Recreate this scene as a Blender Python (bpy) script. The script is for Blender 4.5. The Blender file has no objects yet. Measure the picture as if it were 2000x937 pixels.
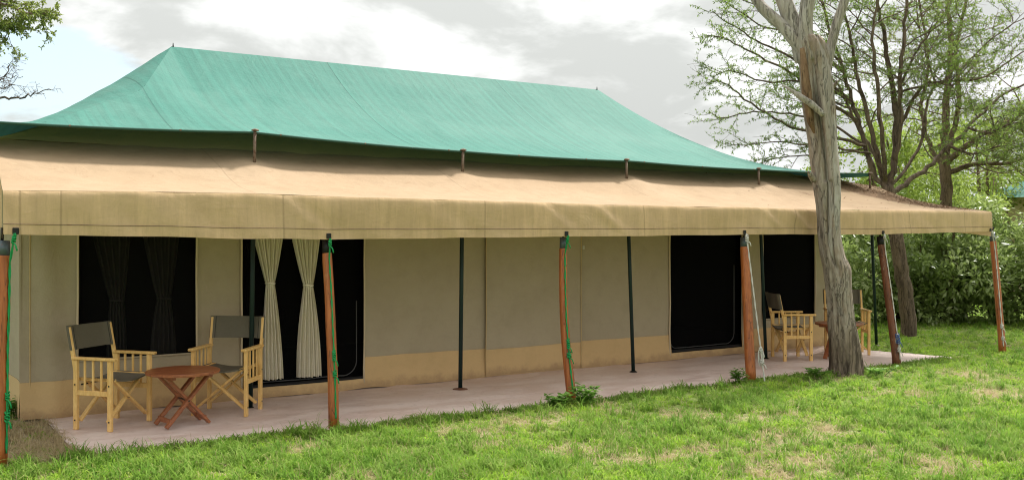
import bpy, math, random
import numpy as np
from mathutils import Vector, Matrix, noise

random.seed(7)
rng = np.random.default_rng(7)
R = math.radians
sc = bpy.context.scene
COL = sc.collection

# ------------------------------------------------------------------ camera, sky, sun, exposure
F, HY, EYE = 1900.0, 457.0, 1.75          # focal length in pixels of a 2000 px wide frame, horizon row, eye height
RT, FW = (0.8406, -0.5417), (0.5417, 0.8406)   # camera right and forward on the ground (x runs along the tent, y goes back)
cam = bpy.data.cameras.new('camera')
cam.sensor_width = 36.0
cam.lens = 36.0 * F / 2000.0
cam.shift_y = -(468.5 - HY) / 2000.0
cam.clip_start, cam.clip_end = 0.05, 3000.0
cam_o = bpy.data.objects.new('camera', cam)
COL.objects.link(cam_o)
cam_o.location = (0, 0, EYE)
cam_o.rotation_euler = (R(90), 0, -math.atan2(FW[0], FW[1]))
sc.camera = cam_o

SUN_EL, SUN_AZ = R(55), R(73)     # azimuth from +y (behind the tent) towards +x
sun = bpy.data.lights.new('sun', 'SUN')
sun.energy, sun.angle, sun.color = 2.3, R(8), (1.0, 0.965, 0.91)
sun_o = bpy.data.objects.new('sun', sun)
COL.objects.link(sun_o)
sd = Vector((math.sin(SUN_AZ) * math.cos(SUN_EL), math.cos(SUN_AZ) * math.cos(SUN_EL), math.sin(SUN_EL)))
sun_o.rotation_euler = sd.to_track_quat('Z', 'Y').to_euler()

sc.view_settings.view_transform = 'Standard'
sc.view_settings.look = 'None'
sc.view_settings.exposure = 1.7
sc.view_settings.gamma = 1.0
sc.cycles.filter_width = 1.1
sc.cycles.max_bounces = 8
sc.cycles.transparent_max_bounces = 12

world = bpy.data.worlds.new('World')
sc.world = world
world.use_nodes = True
nt = world.node_tree
nt.nodes.clear()


class NG:
    """tiny helper to write node trees"""
    def __init__(s, t):
        s.t = t

    def n(s, typ, ins=None, **props):
        nd = s.t.nodes.new(typ)
        for k, v in props.items():
            setattr(nd, k, v)
        for k, v in (ins or {}).items():
            s.set(nd.inputs[k], v)
        return nd

    def set(s, sock, v):
        if isinstance(v, bpy.types.NodeSocket):
            s.t.links.new(v, sock)
        else:
            if isinstance(v, (tuple, list)) and len(v) == 3 and sock.type == 'RGBA':
                v = (*v, 1)
            sock.default_value = v

    def math(s, op, a, b=0.0, c=0.0, clamp=False):
        nd = s.n('ShaderNodeMath', operation=op, use_clamp=clamp)
        for i, v in enumerate((a, b, c)):
            s.set(nd.inputs[i], v)
        return nd.outputs[0]

    def vmath(s, op, a, b=(0, 0, 0)):
        nd = s.n('ShaderNodeVectorMath', operation=op)
        s.set(nd.inputs[0], a)
        s.set(nd.inputs[1], b)
        return nd.outputs['Value'] if op in ('DOT_PRODUCT', 'LENGTH') else nd.outputs[0]

    def noise(s, vec, scale, detail=4, rough=0.55, dist=0.0):
        nd = s.n('ShaderNodeTexNoise', {'Vector': vec, 'Scale': scale, 'Detail': detail, 'Roughness': rough, 'Distortion': dist})
        return nd.outputs['Fac']

    def ramp(s, x, a, b, lo=0.0, hi=1.0):
        nd = s.n('ShaderNodeMapRange', {0: x, 1: a, 2: b, 3: lo, 4: hi}, interpolation_type='SMOOTHSTEP')
        return nd.outputs[0]

    def mix(s, f, a, b, mode='MIX'):
        nd = s.n('ShaderNodeMix', data_type='RGBA', blend_type=mode)
        s.set(nd.inputs[0], f)
        s.set(nd.inputs[6], a)
        s.set(nd.inputs[7], b)
        return nd.outputs[2]

    def scalev(s, vec, xyz):
        return s.vmath('MULTIPLY', vec, xyz)


g = NG(nt)
sky = g.n('ShaderNodeTexSky', sky_type='NISHITA', sun_disc=False, sun_elevation=SUN_EL, sun_rotation=SUN_AZ,
          air_density=1.3, dust_density=2.5, ozone_density=1.5)
dirv = g.n('ShaderNodeTexCoord').outputs['Generated']
sep = g.n('ShaderNodeSeparateXYZ', {0: dirv})
zz = g.math('MAXIMUM', sep.outputs[2], 0.0)
inv = g.math('DIVIDE', 1.0, g.math('ADD', zz, 0.28))
plane = g.vmath('MULTIPLY', dirv, g.n('ShaderNodeCombineXYZ', {0: inv, 1: inv, 2: inv}).outputs[0])
cov = g.noise(plane, 1.9, 7, 0.55, 0.15)
hole = g.vmath('LENGTH', g.scalev(g.vmath('SUBTRACT', dirv, (0.130, 0.984, 0.118)), (1, 1, 1.6)))            # the blue gap over the left end of the tent
hole = g.ramp(hole, 0.05, 0.165, 1.0, 0.0)
cmask = g.ramp(g.math('SUBTRACT', g.math('ADD', cov, 0.27), g.math('MULTIPLY', hole, 0.36)), 0.46, 0.57)
shade = g.noise(g.vmath('ADD', plane, (3.1, 1.7, 0.0)), 2.3, 6, 0.55, 0.2)
shade = g.ramp(shade, 0.42, 0.58)
cloud = g.mix(shade, (2.2, 2.26, 2.18), (3.35, 3.39, 3.33))
zen = g.math('ADD', 0.88, g.math('MULTIPLY', zz, 0.85))
cloud = g.vmath('MULTIPLY', cloud, g.n('ShaderNodeCombineXYZ', {0: zen, 1: zen, 2: zen}).outputs[0])
blue = g.mix(0.6, sky.outputs[0], (2.0, 2.4, 2.75))
skyc = g.mix(cmask, blue, cloud)
bg = g.n('ShaderNodeBackground', {'Color': skyc, 'Strength': 0.1})
g.n('ShaderNodeOutputWorld', {'Surface': bg.outputs[0]})


# ------------------------------------------------------------------ geometry helpers
def P(x, y, d):
    """photo pixel at depth d -> point in the place"""
    X = (x - 1000.0) / F * d
    return Vector((RT[0] * X + FW[0] * d, RT[1] * X + FW[1] * d, EYE - (y - HY) * d / F))


def dep_v(x, v):
    return v / (RT[1] * (x - 1000.0) / F + FW[1])


def PV(x, y, v):
    return P(x, y, dep_v(x, v))


def PG(x, y, z=0.0):
    return P(x, y, (EYE - z) * F / (y - HY))


def UV(x, v):
    return PV(x, HY, v).x


def root_loc(o):
    l = Vector((0, 0, 0))
    while o is not None:
        l = l + o.location
        o = o.parent
    return l


class MB:
    def __init__(s):
        s.v, s.f, s.uv = [], [], []

    def add(s, vs, fs):
        b = len(s.v)
        s.v += [tuple(q) for q in vs]
        s.f += [tuple(i + b for i in f) for f in fs]
        return s

    def box(s, c, size, rot=None, bev=0.0):
        hx, hy, hz = [q / 2 for q in size]
        c = Vector(c)
        m = rot if rot is not None else Matrix.Identity(3)
        if bev <= 0:
            vs = [c + m @ Vector((sx * hx, sy * hy, sz * hz)) for sx in (-1, 1) for sy in (-1, 1) for sz in (-1, 1)]
            return s.add(vs, [(0, 1, 3, 2), (4, 6, 7, 5), (0, 4, 5, 1), (2, 3, 7, 6), (0, 2, 6, 4), (1, 5, 7, 3)])
        b = min(bev, hx * .9, hy * .9, hz * .9)
        # chamfered bar: octagonal cross-section along the longest axis
        ax = max(range(3), key=lambda i: size[i])
        o1, o2 = [i for i in range(3) if i != ax]
        h = [hx, hy, hz]
        prof = []
        for (p, q) in ((1, 1), (-1, 1), (-1, -1), (1, -1)):
            A, B = (p * (h[o1] - b), q * h[o2]), (p * h[o1], q * (h[o2] - b))
            prof += [B, A] if p * q > 0 else [A, B]
        rings = []
        for (t, sc_) in ((-h[ax], -b), (-h[ax] + b, 0), (h[ax] - b, 0), (h[ax], -b)):
            ring = []
            for (a, q) in prof:
                w = [0, 0, 0]
                w[ax] = t
                w[o1] = a + (sc_ if a > 0 else -sc_)
                w[o2] = q + (sc_ if q > 0 else -sc_)
                ring.append(c + m @ Vector(w))
            rings.append(ring)
        vs = [p for r in rings for p in r]
        fs = []
        for k in range(3):
            for i in range(8):
                j = (i + 1) % 8
                fs.append((k * 8 + i, k * 8 + j, k * 8 + 8 + j, k * 8 + 8 + i))
        fs += [tuple(range(7, -1, -1)), tuple(range(24, 32))]
        return s.add(vs, fs)

    def bar(s, a, b, w, h, up=(0, 0, 1), bev=0.003):
        a, b = Vector(a), Vector(b)
        z = (b - a).normalized()
        x = Vector(up).cross(z)
        if x.length < 1e-4:
            x = Vector((1, 0, 0)).cross(z)
        x.normalize()
        y = z.cross(x)
        m = Matrix((x, y, z)).transposed()
        return s.box((a + b) / 2, (w, h, (b - a).length), m, bev)

    def tube(s, pts, rad, seg=8, cap=True):
        pts = [Vector(p) for p in pts]
        n = len(pts)
        if not hasattr(rad, '__len__'):
            rad = [rad] * n
        b = len(s.v)
        t0 = (pts[1] - pts[0]).normalized()
        ref = Vector((1, 0, 0)) if abs(t0.x) < 0.8 else Vector((0, 1, 0))
        x = (ref - t0 * ref.dot(t0)).normalized()
        for i, p in enumerate(pts):
            t = (pts[min(i + 1, n - 1)] - pts[max(i - 1, 0)])
            t = t.normalized() if t.length > 1e-9 else t0
            x = (x - t * x.dot(t))
            x = x.normalized() if x.length > 1e-6 else t.orthogonal().normalized()
            y = t.cross(x)
            for k in range(seg):
                a = 2 * math.pi * k / seg
                s.v.append(tuple(p + (x * math.cos(a) + y * math.sin(a)) * rad[i]))
        for i in range(n - 1):
            for k in range(seg):
                j = (k + 1) % seg
                s.f.append((b + i * seg + k, b + i * seg + j, b + (i + 1) * seg + j, b + (i + 1) * seg + k))
        if cap:
            s.f.append(tuple(b + k for k in range(seg - 1, -1, -1)))
            s.f.append(tuple(b + (n - 1) * seg + k for k in range(seg)))
        return s

    def grid(s, fn, us, vs, uvfn=None):
        """fn(u, v) -> point; rows along vs"""
        b = len(s.v)
        nu = len(us)
        for v in vs:
            for u in us:
                s.v.append(tuple(fn(u, v)))
        for j in range(len(vs) - 1):
            for i in range(nu - 1):
                s.f.append((b + j * nu + i, b + j * nu + i + 1, b + (j + 1) * nu + i + 1, b + (j + 1) * nu + i))
        return s

    def lathe(s, c, prof, seg=24):
        c = Vector(c)
        b = len(s.v)
        for (r, z) in prof:
            for k in range(seg):
                a = 2 * math.pi * k / seg
                s.v.append((c.x + r * math.cos(a), c.y + r * math.sin(a), c.z + z))
        for i in range(len(prof) - 1):
            for k in range(seg):
                j = (k + 1) % seg
                s.f.append((b + i * seg + k, b + i * seg + j, b + (i + 1) * seg + j, b + (i + 1) * seg + k))
        s.f.append(tuple(b + k for k in range(seg - 1, -1, -1)))
        s.f.append(tuple(b + (len(prof) - 1) * seg + k for k in range(seg)))
        return s

    def build(s, name, m, parent=None, smooth=False, local=False, loc=None):
        me = bpy.data.meshes.new(name)
        off = Vector((0, 0, 0))
        if parent is not None and not local:
            off = root_loc(parent)
        elif loc is not None:
            off = Vector(loc)
        me.from_pydata([(q[0] - off.x, q[1] - off.y, q[2] - off.z) for q in s.v], [], s.f)
        me.materials.append(m)
        if smooth:
            me.polygons.foreach_set('use_smooth', [True] * len(me.polygons))
        me.update()
        o = bpy.data.objects.new(name, me)
        COL.objects.link(o)
        if parent is not None:
            o.parent = parent
        elif loc is not None:
            o.location = off
        return o


def tag(o, label=None, cat=None, group=None, kind=None):
    if label:
        o['label'] = label
    if cat:
        o['category'] = cat
    if group:
        o['group'] = group
    if kind:
        o['kind'] = kind
    return o


def thing(name, label, cat, loc=(0, 0, 0), rz=0.0, group=None):
    o = bpy.data.objects.new(name, None)
    o.empty_display_size = 0.2
    COL.objects.link(o)
    o.location = loc
    o.rotation_euler = (0, 0, rz)
    return tag(o, label, cat, group)


def copy_tree(o, parent=None):
    c = o.copy()
    COL.objects.link(c)
    if parent is not None:
        c.parent = parent
    for ch in list(o.children):
        copy_tree(ch, c)
    return c


def lin(a, b, n):
    return [a + (b - a) * i / (n - 1) for i in range(n)]


def interp(x, xs, ys):
    return float(np.interp(x, xs, ys))


def nz(x, y, z=0.0, s=1.0):
    return noise.noise(Vector((x * s, y * s, z * s)))


# ------------------------------------------------------------------ materials
def base_mat(name):
    m = bpy.data.materials.new(name)
    m.use_nodes = True
    m.node_tree.nodes.clear()
    return m, NG(m.node_tree)


def finish(g, col, rough=0.8, bump=None, bstr=0.3, bdist=0.01, spec=0.3, metal=0.0, trans=0.0, tcol=None, sheen=0.0):
    ins = {'Base Color': col, 'Roughness': rough, 'Specular IOR Level': spec, 'Metallic': metal}
    b = g.n('ShaderNodeBsdfPrincipled', ins)
    nrm = None
    if bump is not None:
        nrm = g.n('ShaderNodeBump', {'Height': bump, 'Strength': bstr, 'Distance': bdist}).outputs[0]
        g.set(b.inputs['Normal'], nrm)
    out = b.outputs[0]
    if trans > 0:
        t = g.n('ShaderNodeBsdfTranslucent', {'Color': tcol if tcol is not None else col})
        mx = g.n('ShaderNodeMixShader', {0: trans})
        g.set(mx.inputs[1], out)
        g.set(mx.inputs[2], t.outputs[0])
        out = mx.outputs[0]
    g.n('ShaderNodeOutputMaterial', {'Surface': out})


def coords(g, world=False):
    if world:
        return g.n('ShaderNodeNewGeometry').outputs['Position']
    return g.n('ShaderNodeTexCoord').outputs['Object']


def cloth(name, c, stain, stain_amt=0.5, rough=0.9, trans=0.0, weave=140.0, streak=None, seams=None, wv=0.12, warm=None, sk=.55, crumple=1.2, mud=False, rib=False):
    """canvas: fine weave, blotchy fading, optional vertical streaks and sewn seams at given x"""
    m, g = base_mat(name)
    p = coords(g, True)
    big = g.ramp(g.noise(p, 0.9, 5, 0.6, 0.3), 0.35, 0.7)
    mid = g.ramp(g.noise(p, 6.0, 6, 0.65), 0.42, 0.75)
    col = g.mix(g.math('MULTIPLY', big, stain_amt), c, stain)
    col = g.mix(g.math('MULTIPLY', mid, stain_amt * 0.5), col, tuple(q * 0.72 for q in c))
    if streak is not None:
        sv = g.scalev(p, streak)
        st = g.ramp(g.noise(sv, 1.0, 6, 0.7), 0.40, 0.72)
        col = g.mix(g.math('MULTIPLY', st, 0.5), col, tuple(q * 1.38 for q in c))
        st2 = g.ramp(g.noise(g.vmath('ADD', sv, (7.3, 2.1, 4.0)), 2.3, 5, 0.7), 0.48, 0.72)
        col = g.mix(g.math('MULTIPLY', st2, 0.28), col, tuple(q * 0.62 for q in c))
    if warm is not None:
        spots = g.ramp(g.noise(p, 9.0, 7, 0.75, 0.8), 0.60, 0.70)
        col = g.mix(g.math('MULTIPLY', spots, 0.35), col, warm)
        drag = g.ramp(g.noise(g.scalev(p, (1.2, 5.0, 5.0)), 3.0, 7, 0.75, 1.0), 0.58, 0.70)
        col = g.mix(g.math('MULTIPLY', drag, 0.30), col, tuple(min(1, q * 1.4) for q in c))
    if rib:
        rb = g.n('ShaderNodeTexWave', {'Vector': g.scalev(p, (1.0, .12, .12)), 'Scale': 2.3, 'Distortion': 2.2, 'Detail': 3, 'Detail Scale': 1.5}, bands_direction='X').outputs['Fac']
        rn = g.noise(g.scalev(p, (34.0, .3, .3)), 1.0, 4, .6)
        rk = g.math('MULTIPLY', g.ramp(g.math('MULTIPLY', rb, rn), .15, .5), .17)
        col = g.mix(rk, col, tuple(min(1, q * 1.6) for q in c))
        rd = g.math('MULTIPLY', g.ramp(g.noise(g.scalev(p, (26.0, .35, .35)), 1.0, 5, .65), .52, .72), .26)
        col = g.mix(rd, col, tuple(q * .6 for q in c))
    if mud:
        hz = g.n('ShaderNodeSeparateXYZ', {0: p}).outputs[2]
        mk = g.ramp(g.math('ADD', hz, g.math('MULTIPLY', g.math('SUBTRACT', g.noise(p, 5.0, 7, .75), .5), .32)), .02, .15, 1.0, 0.0)
        col = g.mix(g.math('MULTIPLY', mk, .6), col, (.30, .19, .11))
    if warm is not None:
        dirt = g.n('ShaderNodeAttribute', attribute_name='dirt').outputs['Fac']
        dn = g.noise(p, 11.0, 8, 0.75, 0.6)
        dk = g.ramp(g.math('ADD', dirt, g.math('MULTIPLY', g.math('SUBTRACT', dn, .5), 1.1)), .28, .75)
        col = g.mix(g.math('MULTIPLY', dk, .8), col, g.mix(g.ramp(dn, .4, .65), (.10, .055, .03), (.24, .14, .08)))
    w1 = g.n('ShaderNodeTexWave', {'Vector': p, 'Scale': weave * .4, 'Distortion': 1.5, 'Detail': 2}, bands_direction='Z').outputs['Fac']
    w2 = g.noise(g.scalev(p, (1, 1, .25)), weave, 3)
    h = g.math('ADD', g.math('MULTIPLY', w1, 0.3), w2)
    h = g.math('ADD', h, g.math('MULTIPLY', g.noise(p, 14, 5, .6), 1.2))
    cr = g.n('ShaderNodeTexNoise', {'Vector': p, 'Scale': 2.6, 'Detail': 4, 'Roughness': 0.55, 'Distortion': 0.9}).outputs['Fac']
    cr = g.ramp(g.math('ABSOLUTE', g.math('SUBTRACT', cr, 0.5)), 0.0, 0.09)
    cr2 = g.noise(g.scalev(p, (1.0, 1.0, 1.8)), 7.5, 4, .55, 1.2)
    h = g.math('ADD', h, g.math('MULTIPLY', cr, -crumple))
    h = g.math('ADD', h, g.math('MULTIPLY', cr2, 3.2 * crumple))
    if seams:
        sx = g.n('ShaderNodeSeparateXYZ', {0: p}).outputs[0]
        acc = None
        for u in seams:
            dd = g.math('ABSOLUTE', g.math('SUBTRACT', sx, u))
            k = g.ramp(dd, 0.004, 0.012, 1.0, 0.0)
            acc = k if acc is None else g.math('MAXIMUM', acc, k)
        col = g.mix(g.math('MULTIPLY', acc, sk), col, tuple(q * 0.35 for q in c))
        h = g.math('SUBTRACT', h, g.math('MULTIPLY', acc, 1.5))
    col = g.mix(g.math('MULTIPLY', w2, wv), col, tuple(q * 0.55 for q in c))
    finish(g, col, rough, h, 0.35, 0.004, 0.15, trans=trans)
    return m


def wood(name, c, dark, axis_scale=(30, 30, 3), rough=0.55, worn=None, spec=0.35):
    m, g = base_mat(name)
    p = coords(g)
    oi = g.n('ShaderNodeObjectInfo').outputs['Random']
    pv = g.vmath('ADD', g.scalev(p, axis_scale), g.n('ShaderNodeCombineXYZ', {0: g.math('MULTIPLY', oi, 13.0), 1: 0.0, 2: g.math('MULTIPLY', oi, 7.0)}).outputs[0])
    gr = g.noise(pv, 1.0, 8, 0.65, 0.6)
    k = g.ramp(gr, 0.35, 0.68)
    col = g.mix(k, dark, c)
    fine = g.ramp(g.noise(g.scalev(p, tuple(q * 4 for q in axis_scale)), 1.0, 4, 0.6), 0.3, 0.75)
    col = g.mix(g.math('MULTIPLY', fine, 0.25), col, tuple(q * 0.45 for q in dark))
    kn = g.ramp(g.noise(g.scalev(p, (9, 9, 4)), 1.0, 2, 0.5), 0.70, 0.78)
    col = g.mix(g.math('MULTIPLY', kn, 0.6), col, tuple(q * 0.3 for q in dark))
    if worn is not None:
        wn = g.ramp(g.noise(g.scalev(p, (22, 22, 9)), 1.0, 8, 0.75, 0.5), 0.58, 0.68)
        col = g.mix(g.math('MULTIPLY', wn, 0.7), col, worn)
    col = g.mix(g.math('MULTIPLY', oi, 0.25), col, dark)
    if worn is not None:
        ck = g.noise(g.scalev(pv, (.55, .55, .30)), 1.0, 3, .5)
        ck = g.ramp(g.math('ABSOLUTE', g.math('SUBTRACT', ck, .5)), 0.0, .012, 1.0, 0.0)
        col = g.mix(g.math('MULTIPLY', ck, .8), col, tuple(q * .12 for q in dark))
    finish(g, col, rough, gr, 0.25, 0.004, spec)
    return m


def plain(name, c, rough=0.6, metal=0.0, var=0.35, scale=25.0, spec=0.3, rust=None, rust_at=0.55):
    m, g = base_mat(name)
    p = coords(g)
    n1 = g.noise(p, scale, 6, 0.65)
    col = g.mix(g.math('MULTIPLY', n1, var), c, tuple(q * 0.45 for q in c))
    if rust is not None:
        rk = g.ramp(g.noise(p, scale * 1.3, 7, 0.7), rust_at, rust_at + 0.1)
        col = g.mix(rk, col, rust)
    finish(g, col, rough, n1, 0.2, 0.003, spec, metal)
    return m


def leafmat(name, c1, c2, c3, trans=0.35, rough=0.5, spec=0.15):
    """c1..c3 mixed by the tint attribute each leaf carries"""
    m, g = base_mat(name)
    t = g.n('ShaderNodeAttribute', attribute_name='tint').outputs['Fac']
    col = g.mix(g.ramp(t, 0.0, 0.55), c1, c2)
    col = g.mix(g.ramp(t, 0.6, 1.0), col, c3)
    finish(g, col, rough, spec=spec, trans=trans, tcol=g.mix(0.5, col, tuple(min(1, q * 1.5) for q in c2)))
    return m


M = {}
M['fly'] = cloth('green_canvas', (0.050, 0.172, 0.137), (0.105, 0.225, 0.185), 0.6, 0.7, trans=0.07, rib=True, streak=(16.0, 0.25, 0.25),
                 seams=(2.30, 4.93, 7.55, 10.15), wv=0.1, sk=.3)
M['fly_hem'] = plain('dark_green_hem', (0.028, 0.085, 0.062), 0.8)
M['awning'] = cloth('tan_canvas_top', (0.44, 0.315, 0.20), (0.485, 0.36, 0.24), 0.7, 0.9, trans=0.22, seams=(2.72, 5.2, 7.7, 10.2, 12.6), warm=(.30, .17, .08), wv=0.15, sk=.16)
M['valance'] = cloth('tan_canvas_valance', (0.60, 0.425, 0.25), (0.65, 0.475, 0.295), 0.6, 0.9, trans=0.2, streak=(9.0, 1.0, 0.8),
                     seams=(0.87, 1.16, 2.96, 5.05, 7.12, 9.6, 11.9, 13.2), warm=(.62, .50, .33), wv=0.2, sk=.35)  # awning cloth made paler, its colour making up for light the front misses
M['inner_roof'] = cloth('tan_canvas_roof', (0.56, 0.42, 0.22), (0.50, 0.37, 0.19), 0.5, 0.95)  # awning cloth again, lightened in colour to stand in for light under the fly
M['wall'] = cloth('grey_olive_canvas', (0.42, 0.36, 0.255), (0.36, 0.30, 0.205), 0.55, 0.95, trans=0.0)
M['skirt'] = cloth('ochre_canvas', (0.62, 0.44, 0.225), (0.56, 0.385, 0.185), 0.5, 0.9, mud=True)
M['piping'] = plain('cream_webbing', (0.62, 0.52, 0.36), 0.9)
M['dark_in'] = plain('interior_shade', (0.02, 0.018, 0.014), 0.95)  # near-black colour stands in for the shade inside the tent
M['floor_in'] = plain('dark_interior_floor', (0.03, 0.026, 0.022), 0.9)  # floor colour darkened for the same interior shade
M['curtain'] = cloth('cream_curtain', (0.95, 0.90, 0.75), (0.92, 0.87, 0.71), 0.3, 0.95, trans=0.12)
M['grey_curtain'] = cloth('grey_curtain', (0.62, 0.60, 0.55), (0.5, 0.48, 0.44), 0.4, 0.95, trans=0.1)
M['zip'] = plain('zip_tape', (0.10, 0.10, 0.10), 0.5)
M['band'] = plain('black_webbing', (0.012, 0.012, 0.012), 0.6)
M['post'] = wood('stained_post_wood', (0.50, 0.155, 0.034), (0.30, 0.08, 0.018), (26, 26, 2.2), 0.45, worn=(0.44, 0.20, 0.08), spec=0.5)
M['post_grey'] = wood('weathered_post_wood', (0.24, 0.085, 0.035), (0.13, 0.05, 0.024), (26, 26, 2.2), 0.6, worn=(0.40, 0.36, 0.31))
M['sleeve'] = plain('blue_grey_sleeve', (0.10, 0.125, 0.14), 0.45, 0.4, rust=(0.16, 0.08, 0.04), rust_at=.6)
M['black'] = plain('black_metal', (0.012, 0.012, 0.012), 0.5)
M['pole'] = plain('dark_green_pole', (0.013, 0.032, 0.03), 0.4, 0.2, rust=(0.05, 0.035, 0.025), rust_at=.66)
M['spike'] = plain('rusty_pipe', (0.20, 0.15, 0.11), 0.7, 0.3, rust=(0.11, 0.06, 0.04), rust_at=.5)
M['rust'] = plain('rusty_plate', (0.16, 0.07, 0.04), 0.9)
M['pine'] = wood('pale_pine', (0.88, 0.60, 0.25), (0.74, 0.45, 0.15), (28, 28, 6), 0.4)
M['teak'] = wood('red_brown_teak', (0.42, 0.145, 0.055), (0.24, 0.075, 0.03), (8, 40, 40), 0.42, spec=0.5)
M['canvas'] = cloth('charcoal_canvas', (0.155, 0.14, 0.108), (0.13, 0.118, 0.09), 0.4, 0.9, weave=220)
M['bolt'] = plain('dark_bolt', (0.05, 0.045, 0.04), 0.4, 0.7)
M['green_rope'] = plain('green_rope', (0.012, 0.30, 0.085), 0.6, var=.5, scale=160)
M['white_rope'] = plain('white_rope', (0.62, 0.60, 0.55), 0.8, var=.5, scale=160)
M['blue_rope'] = plain('blue_rope', (0.05, 0.11, 0.30), 0.7, var=.5, scale=160)
M['cream_wall'] = cloth('cream_canvas', (0.62, 0.50, 0.33), (0.55, 0.44, 0.28), 0.4)


def mesh_mat(name, op, c):
    """insect netting: a thin dark weave one can partly see through"""
    m, g = base_mat(name)
    d = g.n('ShaderNodeBsdfPrincipled', {'Base Color': c, 'Roughness': 0.95, 'Specular IOR Level': 0.05})
    t = g.n('ShaderNodeBsdfTransparent')
    mx = g.n('ShaderNodeMixShader', {0: op})
    g.set(mx.inputs[1], t.outputs[0])
    g.set(mx.inputs[2], d.outputs[0])
    g.n('ShaderNodeOutputMaterial', {'Surface': mx.outputs[0]})
    return m


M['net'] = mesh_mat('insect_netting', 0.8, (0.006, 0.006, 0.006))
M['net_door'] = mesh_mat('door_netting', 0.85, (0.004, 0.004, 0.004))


def bark(name, c1, c2, c3, sx=14, sz=1.6, low=None):
    m, g = base_mat(name)
    p = coords(g)
    wob = g.n('ShaderNodeTexNoise', {'Vector': p, 'Scale': 2.2, 'Detail': 3}).outputs['Color']
    q = g.vmath('ADD', p, g.scalev(g.vmath('SUBTRACT', wob, (.5, .5, .5)), (.16, .16, .1)))
    n1 = g.noise(g.scalev(q, (sx, sx, sz)), 1.0, 9, 0.72, 0.6)
    n2 = g.noise(g.scalev(p, (5, 5, 2.2)), 1.0, 7, 0.75, 0.5)
    n3 = g.noise(g.scalev(q, (sx * 4, sx * 4, sz * 5)), 1.0, 6, 0.75)
    crack = g.n('ShaderNodeTexNoise', {'Vector': g.scalev(q, (sx * .8, sx * .8, sz * .7)), 'Scale': 1.0, 'Detail': 4, 'Roughness': 0.6}).outputs['Fac']
    crack = g.ramp(g.math('ABSOLUTE', g.math('SUBTRACT', crack, 0.5)), 0.0, 0.018, 1.0, 0.0)
    col = g.mix(g.ramp(n1, 0.36, 0.62), c2, c1)
    col = g.mix(g.math('MULTIPLY', g.ramp(n2, 0.50, 0.62), 0.75), col, c3)
    n5 = g.noise(g.scalev(p, (2.2, 2.2, .9)), 1.0, 6, 0.75, 0.8)
    col = g.mix(g.math('MULTIPLY', g.ramp(n5, 0.58, 0.74), 0.45), col, tuple(v * 0.42 for v in c2))
    col = g.mix(g.math('MULTIPLY', crack, 0.5), col, tuple(v * 0.16 for v in c2))
    col = g.mix(g.math('MULTIPLY', g.ramp(n3, 0.52, 0.72), 0.38), col, tuple(v * 0.35 for v in c2))
    col = g.mix(g.math('MULTIPLY', g.ramp(n3, 0.46, 0.34), 0.35), col, tuple(min(1, v * 1.35) for v in c1))
    if low is not None:
        z = g.n('ShaderNodeSeparateXYZ', {0: p}).outputs[2]
        k = g.ramp(g.math('ADD', z, g.math('MULTIPLY', g.math('SUBTRACT', n2, .5), 1.2)), 0.3, 0.85, 1.0, 0.0)
        lowc = g.mix(g.ramp(n1, 0.40, 0.60), tuple(v * 0.25 for v in low), low)
        col = g.mix(g.math('MULTIPLY', k, 0.85), col, lowc)
    h = g.math('ADD', n1, g.math('MULTIPLY', n3, 0.4))
    h = g.math('SUBTRACT', h, g.math('MULTIPLY', crack, 0.5))
    finish(g, col, 0.9, h, 0.9, 0.03, 0.12)
    return m


M['dead'] = bark('weathered_dead_wood', (0.37, 0.32, 0.27), (0.20, 0.16, 0.125), (0.27, 0.205, 0.15), 12, .9, low=(0.22, 0.165, 0.12))
M['dead_grey'] = bark('grey_dead_wood', (0.43, 0.395, 0.355), (0.27, 0.235, 0.20), (0.36, 0.31, 0.26), 11, .5)
M['strip'] = bark('brown_dead_bark', (0.26, 0.17, 0.10), (0.15, 0.09, 0.05), (0.2, 0.12, 0.07))
M['bark'] = bark('dark_acacia_bark', (0.19, 0.14, 0.10), (0.08, 0.058, 0.043), (0.15, 0.11, 0.08), 12, 2.2)
M['bark2'] = bark('brown_branch_bark', (0.20, 0.14, 0.095), (0.11, 0.075, 0.05), (0.16, 0.12, 0.085), 14, 3)
M['acacia'] = leafmat('acacia_leaf', (0.09, 0.145, 0.032), (0.16, 0.235, 0.05), (0.26, 0.33, 0.07), 0.5)
M['acacia_b'] = leafmat('olive_leaf', (0.11, 0.145, 0.035), (0.18, 0.22, 0.05), (0.29, 0.31, 0.085), 0.48)
M['lime'] = leafmat('lime_leaf', (0.13, 0.195, 0.033), (0.22, 0.29, 0.055), (0.33, 0.38, 0.095), 0.5)
M['shrub'] = leafmat('glossy_shrub_leaf', (0.12, 0.18, 0.045), (0.26, 0.34, 0.10), (0.50, 0.55, 0.28), 0.45, 0.33, 0.7)  # third tint paints pale glints onto some of the leaves
M['weed'] = leafmat('weed_leaf', (0.09, 0.20, 0.03), (0.14, 0.27, 0.045), (0.21, 0.36, 0.07), 0.45)
M['litter'] = leafmat('dry_leaf_litter', (0.10, 0.05, 0.025), (0.16, 0.085, 0.04), (0.26, 0.15, 0.08), 0.1)


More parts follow.
